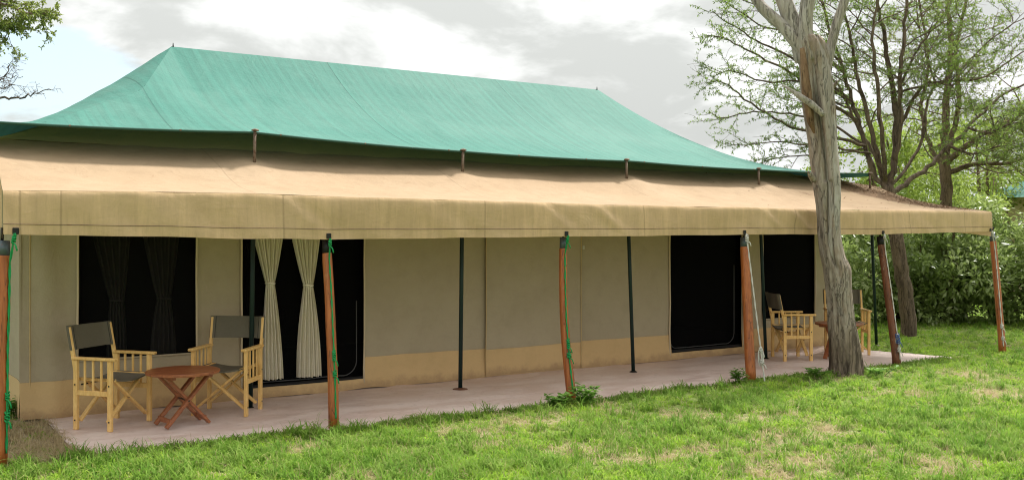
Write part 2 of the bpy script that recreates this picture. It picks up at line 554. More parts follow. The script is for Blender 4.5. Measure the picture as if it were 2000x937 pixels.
def grass_mat(name, a, b, c, dryness=0.0):
    m, g = base_mat(name)
    pos = coords(g, True)
    oi = g.n('ShaderNodeObjectInfo').outputs['Random']
    t = g.n('ShaderNodeAttribute', attribute_name='tint').outputs['Fac']
    big = g.ramp(g.noise(pos, 1.3, 5, 0.65), 0.36, 0.64)
    col = g.mix(big, a, b)
    col = g.mix(g.math('MULTIPLY', g.ramp(oi, .35, 1.0), 0.7), col, c)
    col = g.mix(g.math('MULTIPLY', g.ramp(g.noise(pos, 3.6, 4, 0.6), .55, .72), 0.55), col, tuple(v * .5 for v in a))
    col = g.mix(g.math('MULTIPLY', g.ramp(t, 0.72, 1.0), 0.75), col, (0.38, 0.32, 0.15))
    finish(g, col, 0.6, spec=0.06, trans=0.42, tcol=g.mix(0.5, col, tuple(min(1, q * 1.4) for q in b)))
    return m


M['grass'] = grass_mat('fresh_grass', (0.155, 0.32, 0.03), (0.28, 0.45, 0.045), (0.42, 0.54, 0.085))
M['grass_long'] = grass_mat('long_grass', (0.11, 0.23, 0.03), (0.18, 0.31, 0.045), (0.28, 0.38, 0.09))
M['straw'] = grass_mat('dry_straw', (0.42, 0.34, 0.20), (0.50, 0.41, 0.26), (0.36, 0.28, 0.15))

m, g = base_mat('lawn_ground')
p = coords(g, True)
dry = g.n('ShaderNodeAttribute', attribute_name='dry').outputs['Fac']
n1 = g.noise(p, 3.0, 8, 0.7)
n2 = g.noise(p, 28.0, 6, 0.7)
soil = g.mix(g.ramp(n2, 0.3, 0.7), (0.24, 0.18, 0.11), (0.50, 0.43, 0.30))
green = g.mix(g.ramp(n2, 0.3, 0.7), (0.10, 0.15, 0.035), (0.20, 0.24, 0.07))
col = g.mix(g.ramp(g.math('ADD', dry, g.math('MULTIPLY', g.math('SUBTRACT', n1, 0.5), 0.7)), 0.2, 0.75), green, soil)
finish(g, col, 0.95, g.math('ADD', n1, n2), 0.6, 0.03, 0.1)
M['ground'] = m

m, g = base_mat('pinkish_vinyl_sheet')
p = coords(g, True)
n1 = g.noise(g.scalev(p, (1.0, 2.2, 1)), 1.6, 7, 0.65, 0.6)
n2 = g.noise(p, 18.0, 6, 0.7)
wr = g.n('ShaderNodeTexNoise', {'Vector': g.scalev(p, (0.55, 3.0, 1)), 'Scale': 2.6, 'Detail': 5, 'Roughness': 0.6, 'Distortion': 1.4}, noise_type='RIDGED_MULTIFRACTAL').outputs['Fac']
col = g.mix(g.ramp(n1, 0.35, 0.65), (0.62, 0.475, 0.425), (0.71, 0.585, 0.535))
col = g.mix(g.math('MULTIPLY', g.ramp(n2, 0.52, 0.7), 0.3), col, (0.30, 0.21, 0.17))
finish(g, col, g.ramp(n1, 0.3, 0.7, 0.36, 0.6), g.math('ADD', g.math('MULTIPLY', wr, 0.5), g.math('MULTIPLY', n1, 0.8)), 0.9, 0.014, 0.35)
M['mat'] = m

# ------------------------------------------------------------------ the ground
dry_px = [(595, 872, .35), (925, 843, .4), (955, 872, .3), (1000, 823, .3), (1075, 825, .4), (1140, 880, .4), (1310, 890, .35), (1400, 880, .4),
          (1485, 885, .4), (1250, 893, .3), (1520, 855, .5), (1570, 908, .45), (1610, 842, .35), (1700, 890, .45), (1960, 770, .7), (1850, 915, .4),
          (1490, 815, .5), (700, 930, .3), (800, 925, .3), (1230, 850, .35), (1900, 730, .6), (1500, 930, .4), (60, 850, .55), (75, 872, .4), (40, 838, .4), (30, 865, .35),
          (340, 872, .25), (1760, 770, .4), (1330, 815, .4)]
dry_pts = [(PG(x, y).x, PG(x, y).y, r) for x, y, r in dry_px]
wx0, wx1, wy0, wy1, wv = 1.05, 12.42, 10.1, 14.3, 10.1
mat_px = [(97, 827), (112, 850), (133, 868), (165, 881), (200, 887), (230, 886), (300, 876), (400, 868), (500, 856), (560, 845), (652, 838), (750, 831), (825, 818), (925, 811), (1000, 801),
          (1109, 786), (1187, 779), (1278, 765), (1379, 755), (1460, 747), (1540, 737), (1619, 729), (1690, 721), (1745, 716), (1806, 706), (1860, 699)]
mat_front = [(PG(x, y).x, PG(x, y).y) for x, y in mat_px]
mat_front.sort()
mfx, mfy = [q[0] for q in mat_front], [q[1] for q in mat_front]
mat_back = [(PG(x, y).x, PG(x, y).y) for x, y in ((1860, 698.6), (1763, 691), (1696, 687), (1640, 680))]
mat_back.sort()
mbx, mby = [0, 12.2] + [q[0] for q in mat_back if q[0] > 12.3], [10.25, 10.25] + [q[1] for q in mat_back if q[0] > 12.3]
mu0, mu1 = min(mfx), max(mfx)


def on_mat(x, y, e=0.0):
    return mu0 - e < x < mu1 + e and interp(x, mfx, mfy) - e < y < interp(x, mbx, mby) + e


def dryness(x, y):
    d = 0.0
    for (a, b, r) in dry_pts:
        q = math.hypot((x - a) * .8, y - b) / (r * (.8 + .5 * nz(x, y, 7, 3.0)))
        if q < 1.6:
            d = max(d, 1.0 - q * .8)
    if .2 < x < 1.75 and 8.0 < y < 10.2:
        d = max(d, 1.25 * min(1, (x - .2) / .3, (1.75 - x) / .3, (y - 8.0) / .4) + .5 * nz(x, y, 2, 3.5))
    n = nz(x, y, 1.0, 0.9) * .5 + nz(x, y, 5.0, 2.4) * .45
    return max(0.0, min(1.0, d * .68 + max(0.0, n - 0.26) * 1.1 + n * .15))


def ground_z(x, y):
    if wx0 - .5 < x < wx1 + .3 and y > 9.5 and y < 15:
        return 0.0
    k = 1.0
    if on_mat(x, y, 0.3):
        k = 0.0
    return k * (0.03 * nz(x, y, 0, 0.5) + 0.012 * nz(x, y, 3, 2.0) - 0.005)


gx = np.concatenate([[-900, -300, -120, -60, -30, -16], np.arange(-8, 24.01, 0.2), [28, 36, 50, 80, 150, 350, 900]])
gy = np.concatenate([[-900, -300, -100, -40, -15, -4], np.arange(1, 24.01, 0.2), [28, 36, 50, 80, 150, 350, 1200]])
mb = MB()
mb.grid(lambda x, y: (x, y, ground_z(x, y) if -9 < x < 24 and 1 < y < 24 else -0.01), list(map(float, gx)), list(map(float, gy)))
ground = mb.build('ground', M['ground'], smooth=True)
tag(ground, kind='structure')
at = ground.data.attributes.new('dry', 'FLOAT', 'POINT')
at.data.foreach_set('value', [0.0 if not (-9 < q[0] < 24 and 1 < q[1] < 24) else dryness(q[0], q[1]) for q in mb.v])

# ------------------------------------------------------------------ the ground sheet under the awning
mb = MB()
cols = sorted(set(lin(mu0 + .001, mu1 - .001, 150) + mfx[1:8]))


def mat_pt(u, t):
    a, b = interp(u, mfx, mfy), interp(u, mbx, mby)
    y = a + (b - a) * t
    z = 0.013 + 0.012 * max(0, 1 - abs(nz(u * .45 + y * .25, y * 1.5 - u * .2, 0, 1.3)) * 6) + 0.004 * nz(u, y, 2, 4)
    if t < 0.02:
        z = 0.003
    return (u, y, z)


mb.grid(mat_pt, cols, [0, .015] + lin(0.04, 1, 26))
o = mb.build('ground_sheet', M['mat'], smooth=True)
tag(o, 'pinkish grey vinyl ground sheet spread over the ground under the awning', 'ground sheet')

# ------------------------------------------------------------------ the big tent
tent = thing('safari_tent', 'large safari tent with green fly roof, tan awning and grey canvas walls', 'tent', (6.7, 10.1, 0))
RZ, EZ, RV, EV = 4.03, 2.67, 12.2, 9.5          # ridge and eave heights, and their distance back
RU0, RU1, EU0, EU1 = 2.93, 9.48, -0.15, 12.6
BV = 2 * RV - EV


def eave_z(u):
    # pulled up at the poles, sagging a little between them
    ps = [-.15, .68, 3.06, 5.42, 7.93, 10.33, 12.6]
    zs = [2.70, 2.72, 2.76, 2.68, 2.67, 2.645, 2.672]
    z = interp(u, ps, zs)
    for a, b in zip(ps[1:-1], ps[2:]):
        if a < u < b:
            t = (u - a) / (b - a)
            z -= 0.014 * 4 * t * (1 - t)
    return z


HIP_U = [-.15, .6, 1.25, 1.61, 2.28, 2.93]
HIP_V = [9.5, 9.56, 9.72, 10.12, 10.75, 12.2]
HIP_Z = [2.70, 2.70, 2.765, 2.95, 3.265, 4.03]
MID_Z = [2.70, 2.77, 2.93, 3.10, 3.54, 4.03]


def smooth_interp(u, xs, ys, w=.11):
    w = min(w, xs[-1] - u, u - xs[0])
    if w <= 1e-4:
        return interp(u, xs, ys)
    return sum(interp(u + w * k / 4, xs, ys) * (5 - abs(k)) for k in range(-4, 5)) / 25.0


def fly_hip(u):
    """the front hip line over u: how far back it lies, and its height"""
    if u < RU0:
        return smooth_interp(u, HIP_U, HIP_V), smooth_interp(u, HIP_U, HIP_Z)
    if u > RU1:
        h = min(1.0, (u - RU1) / (EU1 - RU1))
        return RV - (RV - EV) * h, RZ - (RZ - 2.625) * (1 - (1 - h) ** 2.05)
    return RV, RZ


def fly_front(u, t, back=False, dz=0.0):
    vh, zh = fly_hip(u)
    h = (RV - vh) / (RV - EV)
    ez = eave_z(u)
    gq = 0.47 * t + 0.53 * (1 - (1 - t) ** 2)
    gq = gq * (1 - h) + h * t
    v = vh + (EV - vh) * t
    z = zh + (ez - zh) * gq
    amp = 0.011 * 4 * t * (1 - t)
    z += amp * (nz(u * 2.2, t * .9, 1, 1) + .6 * nz(u * 5, t * 1.3, 4, 1))
    # tension folds running down from the ridge ends
    if back:
        v = 2 * RV - v
    return (u, v, z + dz)


us = sorted(set(lin(EU0, EU1, 150) + [RU0, RU1]))
ts = [1 - (1 - q) for q in lin(0, 1, 30)]


def fly_end_left(u, k, dz=0.0):
    vh, zh = fly_hip(u)
    zm = max(zh, smooth_interp(u, HIP_U, MID_Z))
    q = 2 * k - 1
    return (u, RV + (RV - vh) * q, zh + (zm - zh) * (1 - q * q) + .010 * (1 - q * q) * nz(u * 6, q * 1.5, 3) + dz)


def fly_end_right(u, k, dz=0.0):
    vh, zh = fly_hip(u)
    h = min(1.0, (u - RU1) / (EU1 - RU1))
    q = 2 * k - 1
    return (u, RV + (RV - vh) * q, zh - .06 * (1 - q * q) * h * (1 - h) + dz)


for nm, mt, dz in (('fly_sheet', 'fly', 0.0),):
    mb = MB()
    mb.grid(lambda u, t: fly_front(u, t, False, dz), us, ts)
    mb.grid(lambda u, t: fly_front(u, t, True, dz), us, ts)
    mb.grid(lambda u, k: fly_end_left(u, k, dz), lin(EU0, RU0, 40), lin(0, 1, 24))
    mb.grid(lambda u, k: fly_end_right(u, k, dz), lin(RU1, EU1, 30), lin(0, 1, 24))
    mb.build(nm, M[mt], tent, True)
mb = MB()
mb.tube([(u, EV - .005, eave_z(u) - 0.004) for u in lin(EU0, EU1, 90)], 0.013, 6)
mb.tube([(u, BV, eave_z(u) - 0.004) for u in lin(EU0, EU1, 40)], 0.018, 6)
mb.tube([(EU0, y, EZ + .02) for y in lin(EV, BV, 10)], 0.018, 6)
mb.tube([(EU1, y, EZ - .01) for y in lin(EV, BV, 10)], 0.018, 6)
mb.build('eave_rope', M['fly_hem'], tent, True)
for u in (RU0 + .02, RU1 - .02):
    MB().tube([(u, RV, RZ - .1), (u, RV, RZ + .005), (u, RV, RZ + .045)], [.016, .009, .004], 8).build('ridge_pin', M['black'], tent)
for k in range(13):
    u = EU0 + .55 + k * .97 + .12 * nz(k, 2.7)
    MB().box((u, EV - .018, eave_z(u) + .001), (.020, .008, .016), bev=.003).build('grommet', M['spike'], tent)

# inner roof of the tent, up to its own ridge under the fly
IZ, IRZ = 2.63, 3.66
IU0, IU1, IX0 = 3.3, 8.7, 0.86


def inner(u, t, back):
    h = 0.0
    if u < IU0:
        h = (IU0 - u) / (IU0 - IX0)
    elif u > IU1:
        h = (u - IU1) / (wx1 - IU1)
    vh = RV - (RV - wy0) * h
    zh = IRZ - (IRZ - IZ) * h
    v = vh + (wy0 - vh) * t
    z = zh + (IZ - zh) * t + .012 * nz(u * 2, t * 3, 2)
    return (u, 2 * RV - v if back else v, min(z, fly_z(u, v) - .05))


def fly_z(u, v):
    """height of the fly over a point of the front half"""
    fv, fz = fly_hip(u)
    if v <= fv:
        return fly_front(u, min(1, (fv - v) / max(.01, fv - EV)))[2]
    q = (v - RV) / max(.01, RV - fv)
    if u < RU0:
        return fly_end_left(u, (q + 1) / 2)[2]
    return fz - .06


mb = MB()
ius = sorted(set(lin(IX0, wx1, 80) + [IU0, IU1]))
mb.grid(lambda u, t: inner(u, t, False), ius, lin(0, 1.035, 17))
mb.grid(lambda u, t: inner(u, t, True), ius, lin(0, 1, 16))
for ru, eu in ((IU0, IX0), (IU1, wx1)):
    mb.grid(lambda h, k, ru=ru, eu=eu: (lambda u, vv, z: (u, RV - vv + 2 * vv * k, min(z, fly_z(u, RV - vv + 2 * vv * min(k, 1 - k)) - .05)))(ru + (eu - ru) * h, (RV - wy0) * h, IRZ - (IRZ - IZ) * h), lin(0, 1, 14), lin(0, 1, 10))
mb.build('inner_roof', M['inner_roof'], tent, True)

# awning
AV, AU0, AU1 = 8.35, 0.755, 13.9
top_px = [(8, 372), (250, 373), (490, 378), (800, 388), (1000, 394), (1200, 400), (1450, 405), (1590, 409), (1770, 411), (1935, 413)]
bot_px = [(5, 458), (250, 461), (490, 466), (640, 467), (800, 465.5), (1100, 462), (1450, 458.5), (1600, 457.5), (1700, 458), (1940, 452)]
tu = [PV(x, y, AV).x for x, y in top_px]
tz = [PV(x, y, AV).z for x, y in top_px]
bu = [PV(x, y, AV).x for x, y in bot_px]
bz = [PV(x, y, AV).z for x, y in bot_px]
posts_u = [0.77, 3.40, 6.08, 8.64, 11.27, 13.9]
stub_u = [0.68, 3.06, 5.42, 7.93, 10.33, 12.75]


def awn_edge(u):
    return AU0 + (wx0 - AU0) * 0, AU1


def awn(s, t):
    """s along the awning 0..1, t from the front edge 0 to the wall 1"""
    v = AV + (10.1 - AV) * t
    left = AU0 + (IX0 - AU0) * t
    right = interp(v, [AV, 9.55, 10.1], [AU1, 12.85, wx1])
    u = left + (right - left) * s
    uf = AU0 + (AU1 - AU0) * s
    z0 = interp(uf, tu, tz)
    zm = 2.44
    z = interp(v, [AV, 9.5, 10.1], [z0, zm, IZ])
    k = max(0.0, min(1.0, (v - AV) / 1.15))
    sag = -0.05 * math.sin(math.pi * min(1, k))
    # drawn up to each pole, hollow between
    dmin = min(abs(u - q) for q in stub_u)
    peak = math.exp(-((dmin / .16) ** 2)) * math.exp(-(((v - 9.5) / .22) ** 2)) * 0.03
    hol = -0.035 * math.sin(min(1.0, dmin / 1.2) * math.pi / 2) * math.exp(-(((v - 9.3) / .5) ** 2))
    w = 0.014 * nz(u * 1.1 + v * .7, v * 2.2, 7, 1.0) + 0.007 * nz(u * 3 - v * 2, v * 2.5, 9, 1.0)
    return (u, v, z + sag + peak + hol + w * min(1, 4 * t + .3))


mb = MB()
mb.grid(awn, lin(0, 1, 190), lin(0, 1, 26))
awning = mb.build('awning', M['awning'], tent, True)
at = awning.data.attributes.new('dirt', 'FLOAT', 'POINT')
dl = []
for t in lin(0, 1, 26):
    for q in lin(0, 1, 190):
        k = math.exp(-(((1 - q) - .035 - .02 * t) / .028) ** 2) * max(0, min(1, (t - .06) / .12))
        k = max(k, .5 * math.exp(-(((1 - q) - .17) / .02) ** 2 - ((t - .55) / .07) ** 2), .45 * math.exp(-(((1 - q) - .13) / .012) ** 2 - ((t - .3) / .05) ** 2))
        dl.append(k)
at.data.foreach_set('value', dl)


def val(u, t, off=0.0):
    """front flap, t from its top to its hem"""
    z0, z1 = interp(u, tu, tz), interp(u, bu, bz)
    z0 += 0.007 * nz(u * 1.4, 0, 3.3, 1.0)
    z1 += 0.006 * nz(u * 2.0, 1, 6.6, 1.0)
    z = z0 + (z1 - z0) * t
    d = .028 * nz(u * 1.3 + t * .55, t * .6, 0, 1.0) * t
    d += 0.016 * nz(u * 3.2 - t * 1.4, t * .7, 4, 1.0) * (0.4 + t)
    for q in (2.95, 5.75, 6.45, 9.0, 9.5):     # diagonal drag folds
        c = u - q - 0.42 * t
        d += -0.017 * math.exp(-((c / 0.09) ** 2)) * math.sin(math.pi * min(1, t * 1.1)) + 0.011 * math.exp(-(((c - .13) / .1) ** 2)) * math.sin(math.pi * t)
    d += 0.012 * nz(u * 7, t * .4, 8, 1.0) * t * t
    rnd = 0.02 * (1 - math.exp(-t * 14))
    return (u, AV - rnd + d - off, z)


vus = lin(AU0, AU1, 330)
mb = MB()
mb.grid(lambda u, t: val(u, t), vus, [0, .02, .05] + lin(0.09, 0.8, 13))
# the flap also turns the corners and runs back up both sloping ends
for side in (0, 1):
    e = 0.0 if side == 0 else 1.0
    mb.grid(lambda t, k, e=e, side=side: (lambda q: (q[0] + (0.004 if side else -0.004), q[1], q[2] - k * .37))(awn(e, t)), lin(0, .9, 16), lin(0, 1, 6))
mb.build('valance', M['valance'], awning, True)
mb = MB()
mb.grid(lambda u, t: val(u, t, 0.005), vus, [0.77, 0.775, .80, .85, .9, .95, 1.0])
mb.grid(lambda u, t: (lambda q: (q[0], q[1] + t * .03, q[2]))(val(u, 1.0, 0.005)), vus, [0, 1])
mb.build('hem', M['valance'], awning, True)
mb = MB()
mb.tube([(lambda q: (q[0], q[1] - .0065, q[2]))(val(u, 0.765)) for u in vus], 0.0022, 4)
mb.build('stitching', M['spike'], awning, True)
for x in (30, 643, 1104, 1453, 1723, 1934):
    q = val(UV(x, AV - .02), 0.93)
    MB().box((q[0], q[1] - .014, q[2] + .004), (.046, .012, .05), bev=.004).build('eyelet_plate', M['black'], awning)


# walls
def wall_d(u, z):
    return 0.022 * nz(u * 1.2 + z * .3, z * .6, 1.0, 1.0) + 0.013 * nz(u * 3.6 + z * 1.2, z * .7, 3.0, 1.0) + 0.006 * nz(u * 9 - z * 3, z * 1.6, 5.0, 1.0) + (0.024 * math.sin(u * 17 + z * 1.5) * max(0, 1 - abs(u - 1.35) / .55) if u < 1.9 else 0)


def wall_panel(x0, x1, z0, z1, name='wall_panel', m='wall', off=0.0, flare=0.0, label=None):
    u0 = x0 if x0 < 20 else UV(x0, wv)
    u1 = x1 if x1 < 20 else UV(x1, wv)
    mb = MB()
    nu = max(4, int((u1 - u0) / .05))
    mb.grid(lambda u, z: (u, wv - off + wall_d(u, z) - flare * max(0, (0.37 - z) / .37) ** 1.5, z + (.010 * nz(u * 1.1, 4.4) + .005 * nz(u * 3.7, 1.2)) * math.exp(-((z - .366) / .09) ** 2) + (.012 * nz(u * 2.3, 9.1) if z < .03 else 0)), lin(u0, u1, nu), lin(z0, z1, max(3, int((z1 - z0) / .07))))
    o = mb.build(name, M[m], tent, True)
    if label:
        o['label'] = label
    return o


SK = 0.366
wall_panel(wx0, 150, SK, 2.58)
wall_panel(150, 384, SK, 0.535)
wall_panel(384, 471, SK, 2.58)
wall_panel(711, 945, SK, 2.58)
wall_panel(1131, 1307, SK, 2.58)
wall_panel(1448, 1487, SK, 2.58)
wall_panel(1487, 1590, SK, 0.485)
wall_panel(1590, wx1, SK, 2.58)
wall_panel(945, 1131, SK - .004, 2.58)
# the closed door flap hangs proud of the wall
for (a, b, mm, nm) in ((SK - .01, 2.58, 'wall', 'door_flap'), (0.05, SK - .012, 'skirt', 'door_flap_hem')):
    wall_panel(947, 1132, a, b, nm, mm, 0.035)
for x0, x1, top in ((wx0, 150, SK), (150, 384, SK), (384, 471, SK), (471, 711, 0.128), (711, 945, SK), (945, 1131, SK), (1131, 1309, SK), (1309, 1448, 0.112), (1448, 1590, SK), (1590, wx1, SK)):
    wall_panel(x0, x1, 0.018, top, 'skirt_panel', 'skirt', 0.004, 0.03)
# netting in windows and doors
netp = []
for x0, x1, z0, nm, mt in ((150, 384, .535, 'window_net', 'net'), (1487, 1590, .485, 'window_net', 'net_door'), (471, 711, .128, 'door_net', 'net_door'), (1309, 1448, .112, 'door_net', 'net_door')):
    u0, u1 = UV(x0, wv), UV(x1, wv)
    mb = MB()
    v0 = wv + (.035 if nm == 'window_net' else .11)
    mb.grid(lambda u, z: (u, v0 + 0.008 * nz(u * 2, z * 2, 8), z), lin(u0 - .03, u1 + .03, 14), lin(z0 - .02, 2.58, 16))
    netp.append(mb.build(nm, M[mt], tent, True))
    if nm == 'window_net':
        mb = MB()
        mb.tube([(u, wv - .004 + wall_d(u, z0), z0) for u in lin(u0, u1, 12)], .012, 6)
        mb.build('sill_hem', M['wall'], netp[-1], True)
for x, z0 in ((151, .53), (384, .53), (471, .10), (711, .06), (1306, .05), (1450, .05), (1488, .40), (1591, .40)):
    mb = MB()
    u = UV(x, wv)
    mb.tube([(u + .006 * nz(z * 2, x), wv - .016 + wall_d(u, z), z) for z in lin(z0, 2.55, 14)], [0.011] * 14, 6)
    mb.build('edge_webbing', M['piping'], tent, True)
# corner seam and the flap's seam
for u in (wx0 + .09, UV(946, wv), UV(1131, wv)):
    MB().tube([(u, wv - .037 * (u > 3) - .004 + wall_d(u, z), z) for z in lin(.03, 2.55, 14)], .006, 5).build('seam', M['inner_roof'], tent, True)
# zips of the two netting doors: down the right edge and round along the bottom
for x0, x1, zb, nt_ in ((500, 703, .165, netp[2]), (1318, 1443, .16, netp[3])):
    u0, u1 = UV(x0, wv), UV(x1, wv)
    pts = [(u1, wv + .095, z) for z in lin(1.0 if x0 < 1000 else 1.3, zb + .18, 10)]
    pts += [(u1 - .16 + .16 * math.cos(a), wv + .095, zb + .16 - .16 * math.sin(a)) for a in lin(0.1, math.pi / 2, 7)]
    pts += [(u, wv + .095, zb + .012 * nz(u * 3, 2)) for u in lin(u1 - .2, u0 + (.1 if x0 > 1000 else .05), 10)]
    if x0 > 1000:
        pts += [(u0 + .1 - .1 * math.sin(a), wv + .095, zb + .1 - .1 * math.cos(a)) for a in lin(0.1, math.pi / 2, 6)]
        pts += [(u0, wv + .095, z) for z in lin(zb + .2, 1.4, 8)]
    MB().tube(pts, .0065, 5).build('zip', M['zip'], nt_, True)
    mb = MB()
    mb.box(((u0 + u1) / 2, wv + .03, zb - .03), (u1 - u0 + .12, .05, .035), bev=.006)
    mb.build('threshold_band', M['band'], nt_)
MB().box((UV(1132, wv) + .02, wv - .06, PV(1132, 483, wv).z), (.03, .012, .05), bev=.004).build('toggle', M['white_rope'], tent)
# side, back walls and floor
mb = MB()
mb.grid(lambda v, z: (wx0 + .016 * math.sin(v * 5 + z) - .02 * max(0, .4 - z), v, z), lin(10.1, 14.3, 40), lin(SK, 2.6, 16))
mb.build('wall_panel', M['wall'], tent, True)
mb = MB()
mb.grid(lambda v, z: (wx0 + .016 * math.sin(v * 5 + z) - .02 * max(0, .4 - z) - .003, v, z), lin(10.1, 14.3, 40), lin(.02, SK, 6))
mb.build('skirt_panel', M['skirt'], tent, True)
mb = MB()
mb.grid(lambda v, z: (wx1 + .016 * math.sin(v * 5 + z), v, z), lin(10.1, 14.3, 40), lin(.0, 2.6, 16))
mb.build('wall_panel', M['wall'], tent, True)
mb = MB()
mb.grid(lambda u, z: (u, 14.3, z), lin(wx0, wx1, 20), lin(0, 2.6, 6))
mb.build('wall_panel', M['wall'], tent, True)
mb = MB()
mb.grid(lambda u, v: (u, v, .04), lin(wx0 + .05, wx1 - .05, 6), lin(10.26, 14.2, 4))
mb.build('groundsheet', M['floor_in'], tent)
# interior shade painted as near-black sheets, a hand's breadth in from the walls
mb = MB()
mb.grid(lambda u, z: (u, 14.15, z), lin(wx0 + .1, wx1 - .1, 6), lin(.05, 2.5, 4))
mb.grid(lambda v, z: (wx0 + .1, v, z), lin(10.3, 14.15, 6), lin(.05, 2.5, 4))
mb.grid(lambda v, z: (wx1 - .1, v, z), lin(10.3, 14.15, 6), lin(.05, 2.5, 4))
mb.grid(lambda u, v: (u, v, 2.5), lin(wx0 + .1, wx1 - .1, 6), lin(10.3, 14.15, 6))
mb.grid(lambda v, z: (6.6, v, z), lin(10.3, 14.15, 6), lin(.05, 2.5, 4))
mb.build('shade_sheet', M['dark_in'], tent)


# curtains: gathered in the middle by a tie
def curtain(xs, ys, v, m, label, group, ztop=2.3, name='curtain'):
    """xs: left/right pixel columns at the top, tie and hem; ys: their rows"""
    (xa, xb), (xc, xd), (xe, xf) = xs
    zt, ztie, zb = PV(xa, ys[0], v).z, PV(xc, ys[1], v).z, PV(xe, ys[2], v).z
    c = [(UV(a, v) + UV(b, v)) / 2 for a, b in xs]
    w = [abs(UV(b, v) - UV(a, v)) / 2 for a, b in xs]
    base = Vector((c[2], v, zb))
    zs = [ztop, zt] + [zt + (ztie - zt) * t for t in lin(.08, .92, 10)] + [ztie + .03, ztie + .012, ztie - .012, ztie - .03] + [ztie + (zb - ztie) * t for t in lin(.08, 1, 14)]

    def prof(z):
        if z >= zt:
            return c[0], w[0]
        if z > ztie:
            t = (z - ztie) / (zt - ztie)
            return c[1] + (c[0] - c[1]) * t, w[1] + (w[0] - w[1]) * (t ** .85)
        t = (ztie - z) / (ztie - zb)
        return c[1] + (c[2] - c[1]) * t, w[1] + (w[2] - w[1]) * (1 - (1 - t) ** 1.9)

    def pt(s, z):
        cc, ww = prof(z)
        k = ww / max(w)
        ph = s * 9.5 + .6 * nz(s * 2, z * .8, c[0])
        d = math.sin(ph * math.pi) * (.014 + .026 * min(1, k)) + .012 * nz(s * 9, z, 2)
        d += (1 - s * s) * -.02
        return (cc + s * ww + .012 * math.sin(ph * math.pi * .5) * (1 - k * .6), v + d, z + (.012 * nz(s * 4, c[0], 1) if z <= zb + .001 else 0))
    mb = MB()
    mb.grid(pt, lin(-1, 1, 84), zs)
    root = thing(name, label, 'curtain', base, 0, group)
    mb.build('cloth', m, root, True)
    cc, ww = prof(ztie)
    mb = MB()
    mb.tube([(cc + (ww + .012) * math.cos(a), v + .045 * math.sin(a), ztie + .004 * math.sin(a * 2)) for a in lin(0, 2 * math.pi, 17)], .009, 5, False)
    mb.build('tie', m, root, True)
    return root


curtain([(499, 549), (521, 534), (515, 551)], (470, 553, 742), 10.15, M['curtain'], 'cream gathered curtain in the open doorway, the one nearer the window and chairs', 'cream door curtains')
curtain([(574, 622), (595, 609), (582, 625)], (470, 557, 737), 10.15, M['curtain'], 'cream gathered curtain in the open doorway, the one beside the wooden post', 'cream door curtains')
curtain([(184, 252), (217, 239), (210, 246)], (465, 587, 705), 10.26, M['grey_curtain'], 'dim grey tied curtain behind the left window net, nearer the tent corner', 'grey window curtains')
curtain([(282, 348), (309, 331), (296, 343)], (465, 583, 703), 10.26, M['grey_curtain'], 'dim grey tied curtain behind the left window net, nearer the doorway', 'grey window curtains')

# ------------------------------------------------------------------ green metal poles that carry the fly
pole_spec = [((489, 800), (497, 259), 'dark green metal pole behind the chair at the open doorway'),
             ((899, 762), (903, 297), 'dark green metal pole in front of the blank canvas wall, left of the closed flap'),
             ((1237, 728), (1222, 315), 'dark green metal pole between the closed flap and the black doorway'),
             ((1496, 702), (1480, 332), 'dark green metal pole by the lone chair at the right window'),
             ((1712, 675), (1697, 341), 'dark green metal pole standing on grass past the right tent end')]
for i, (b, t, lab) in enumerate(pole_spec):
    pb = PG(*b)
    pb.z = 0.012 if i < 4 else 0.0
    pt = PV(t[0], t[1], 9.5)
    pt.y = 9.49
    o = thing('tent_pole', lab, 'pole', pb, 0, 'green metal poles holding up the fly')
    k = 2.40 / pt.z
    mid = pb + (pt - pb) * k
    MB().tube([pb, pb + (mid - pb) * .5, mid], .0235, 12).build('shaft', M['pole'], o, True)
    MB().tube([mid, pt + Vector((0, -.004, .012))], .0165, 10).build('spike', M['spike'], o, True)
    MB().lathe(pt + Vector((0, -.012, .012)), [(.012, 0), (.036, .002), (.038, .011), (.024, .02), (.012, .023)], 14).build('cap', M['spike'], o, True)
    MB().lathe(pb, [(.085 if i == 1 else .05, -.002), (.085 if i == 1 else .05, .006), (.05 if i == 1 else .04, .010), (.028, .02)], 16).build('foot_plate', M['rust'] if i == 1 else M['black'], o, True)
o = thing('tent_pole', 'dark green metal pole just past the left tent corner', 'pole', (.66, 9.49, 0), 0, 'green metal poles holding up the fly')
MB().tube([(.66, 9.49, 0), (.66, 9.49, 2.42)], .0235, 12).build('shaft', M['pole'], o, True)
MB().tube([(.66, 9.49, 2.42), (.66, 9.49, 2.72)], .0165, 10).build('spike', M['spike'], o, True)

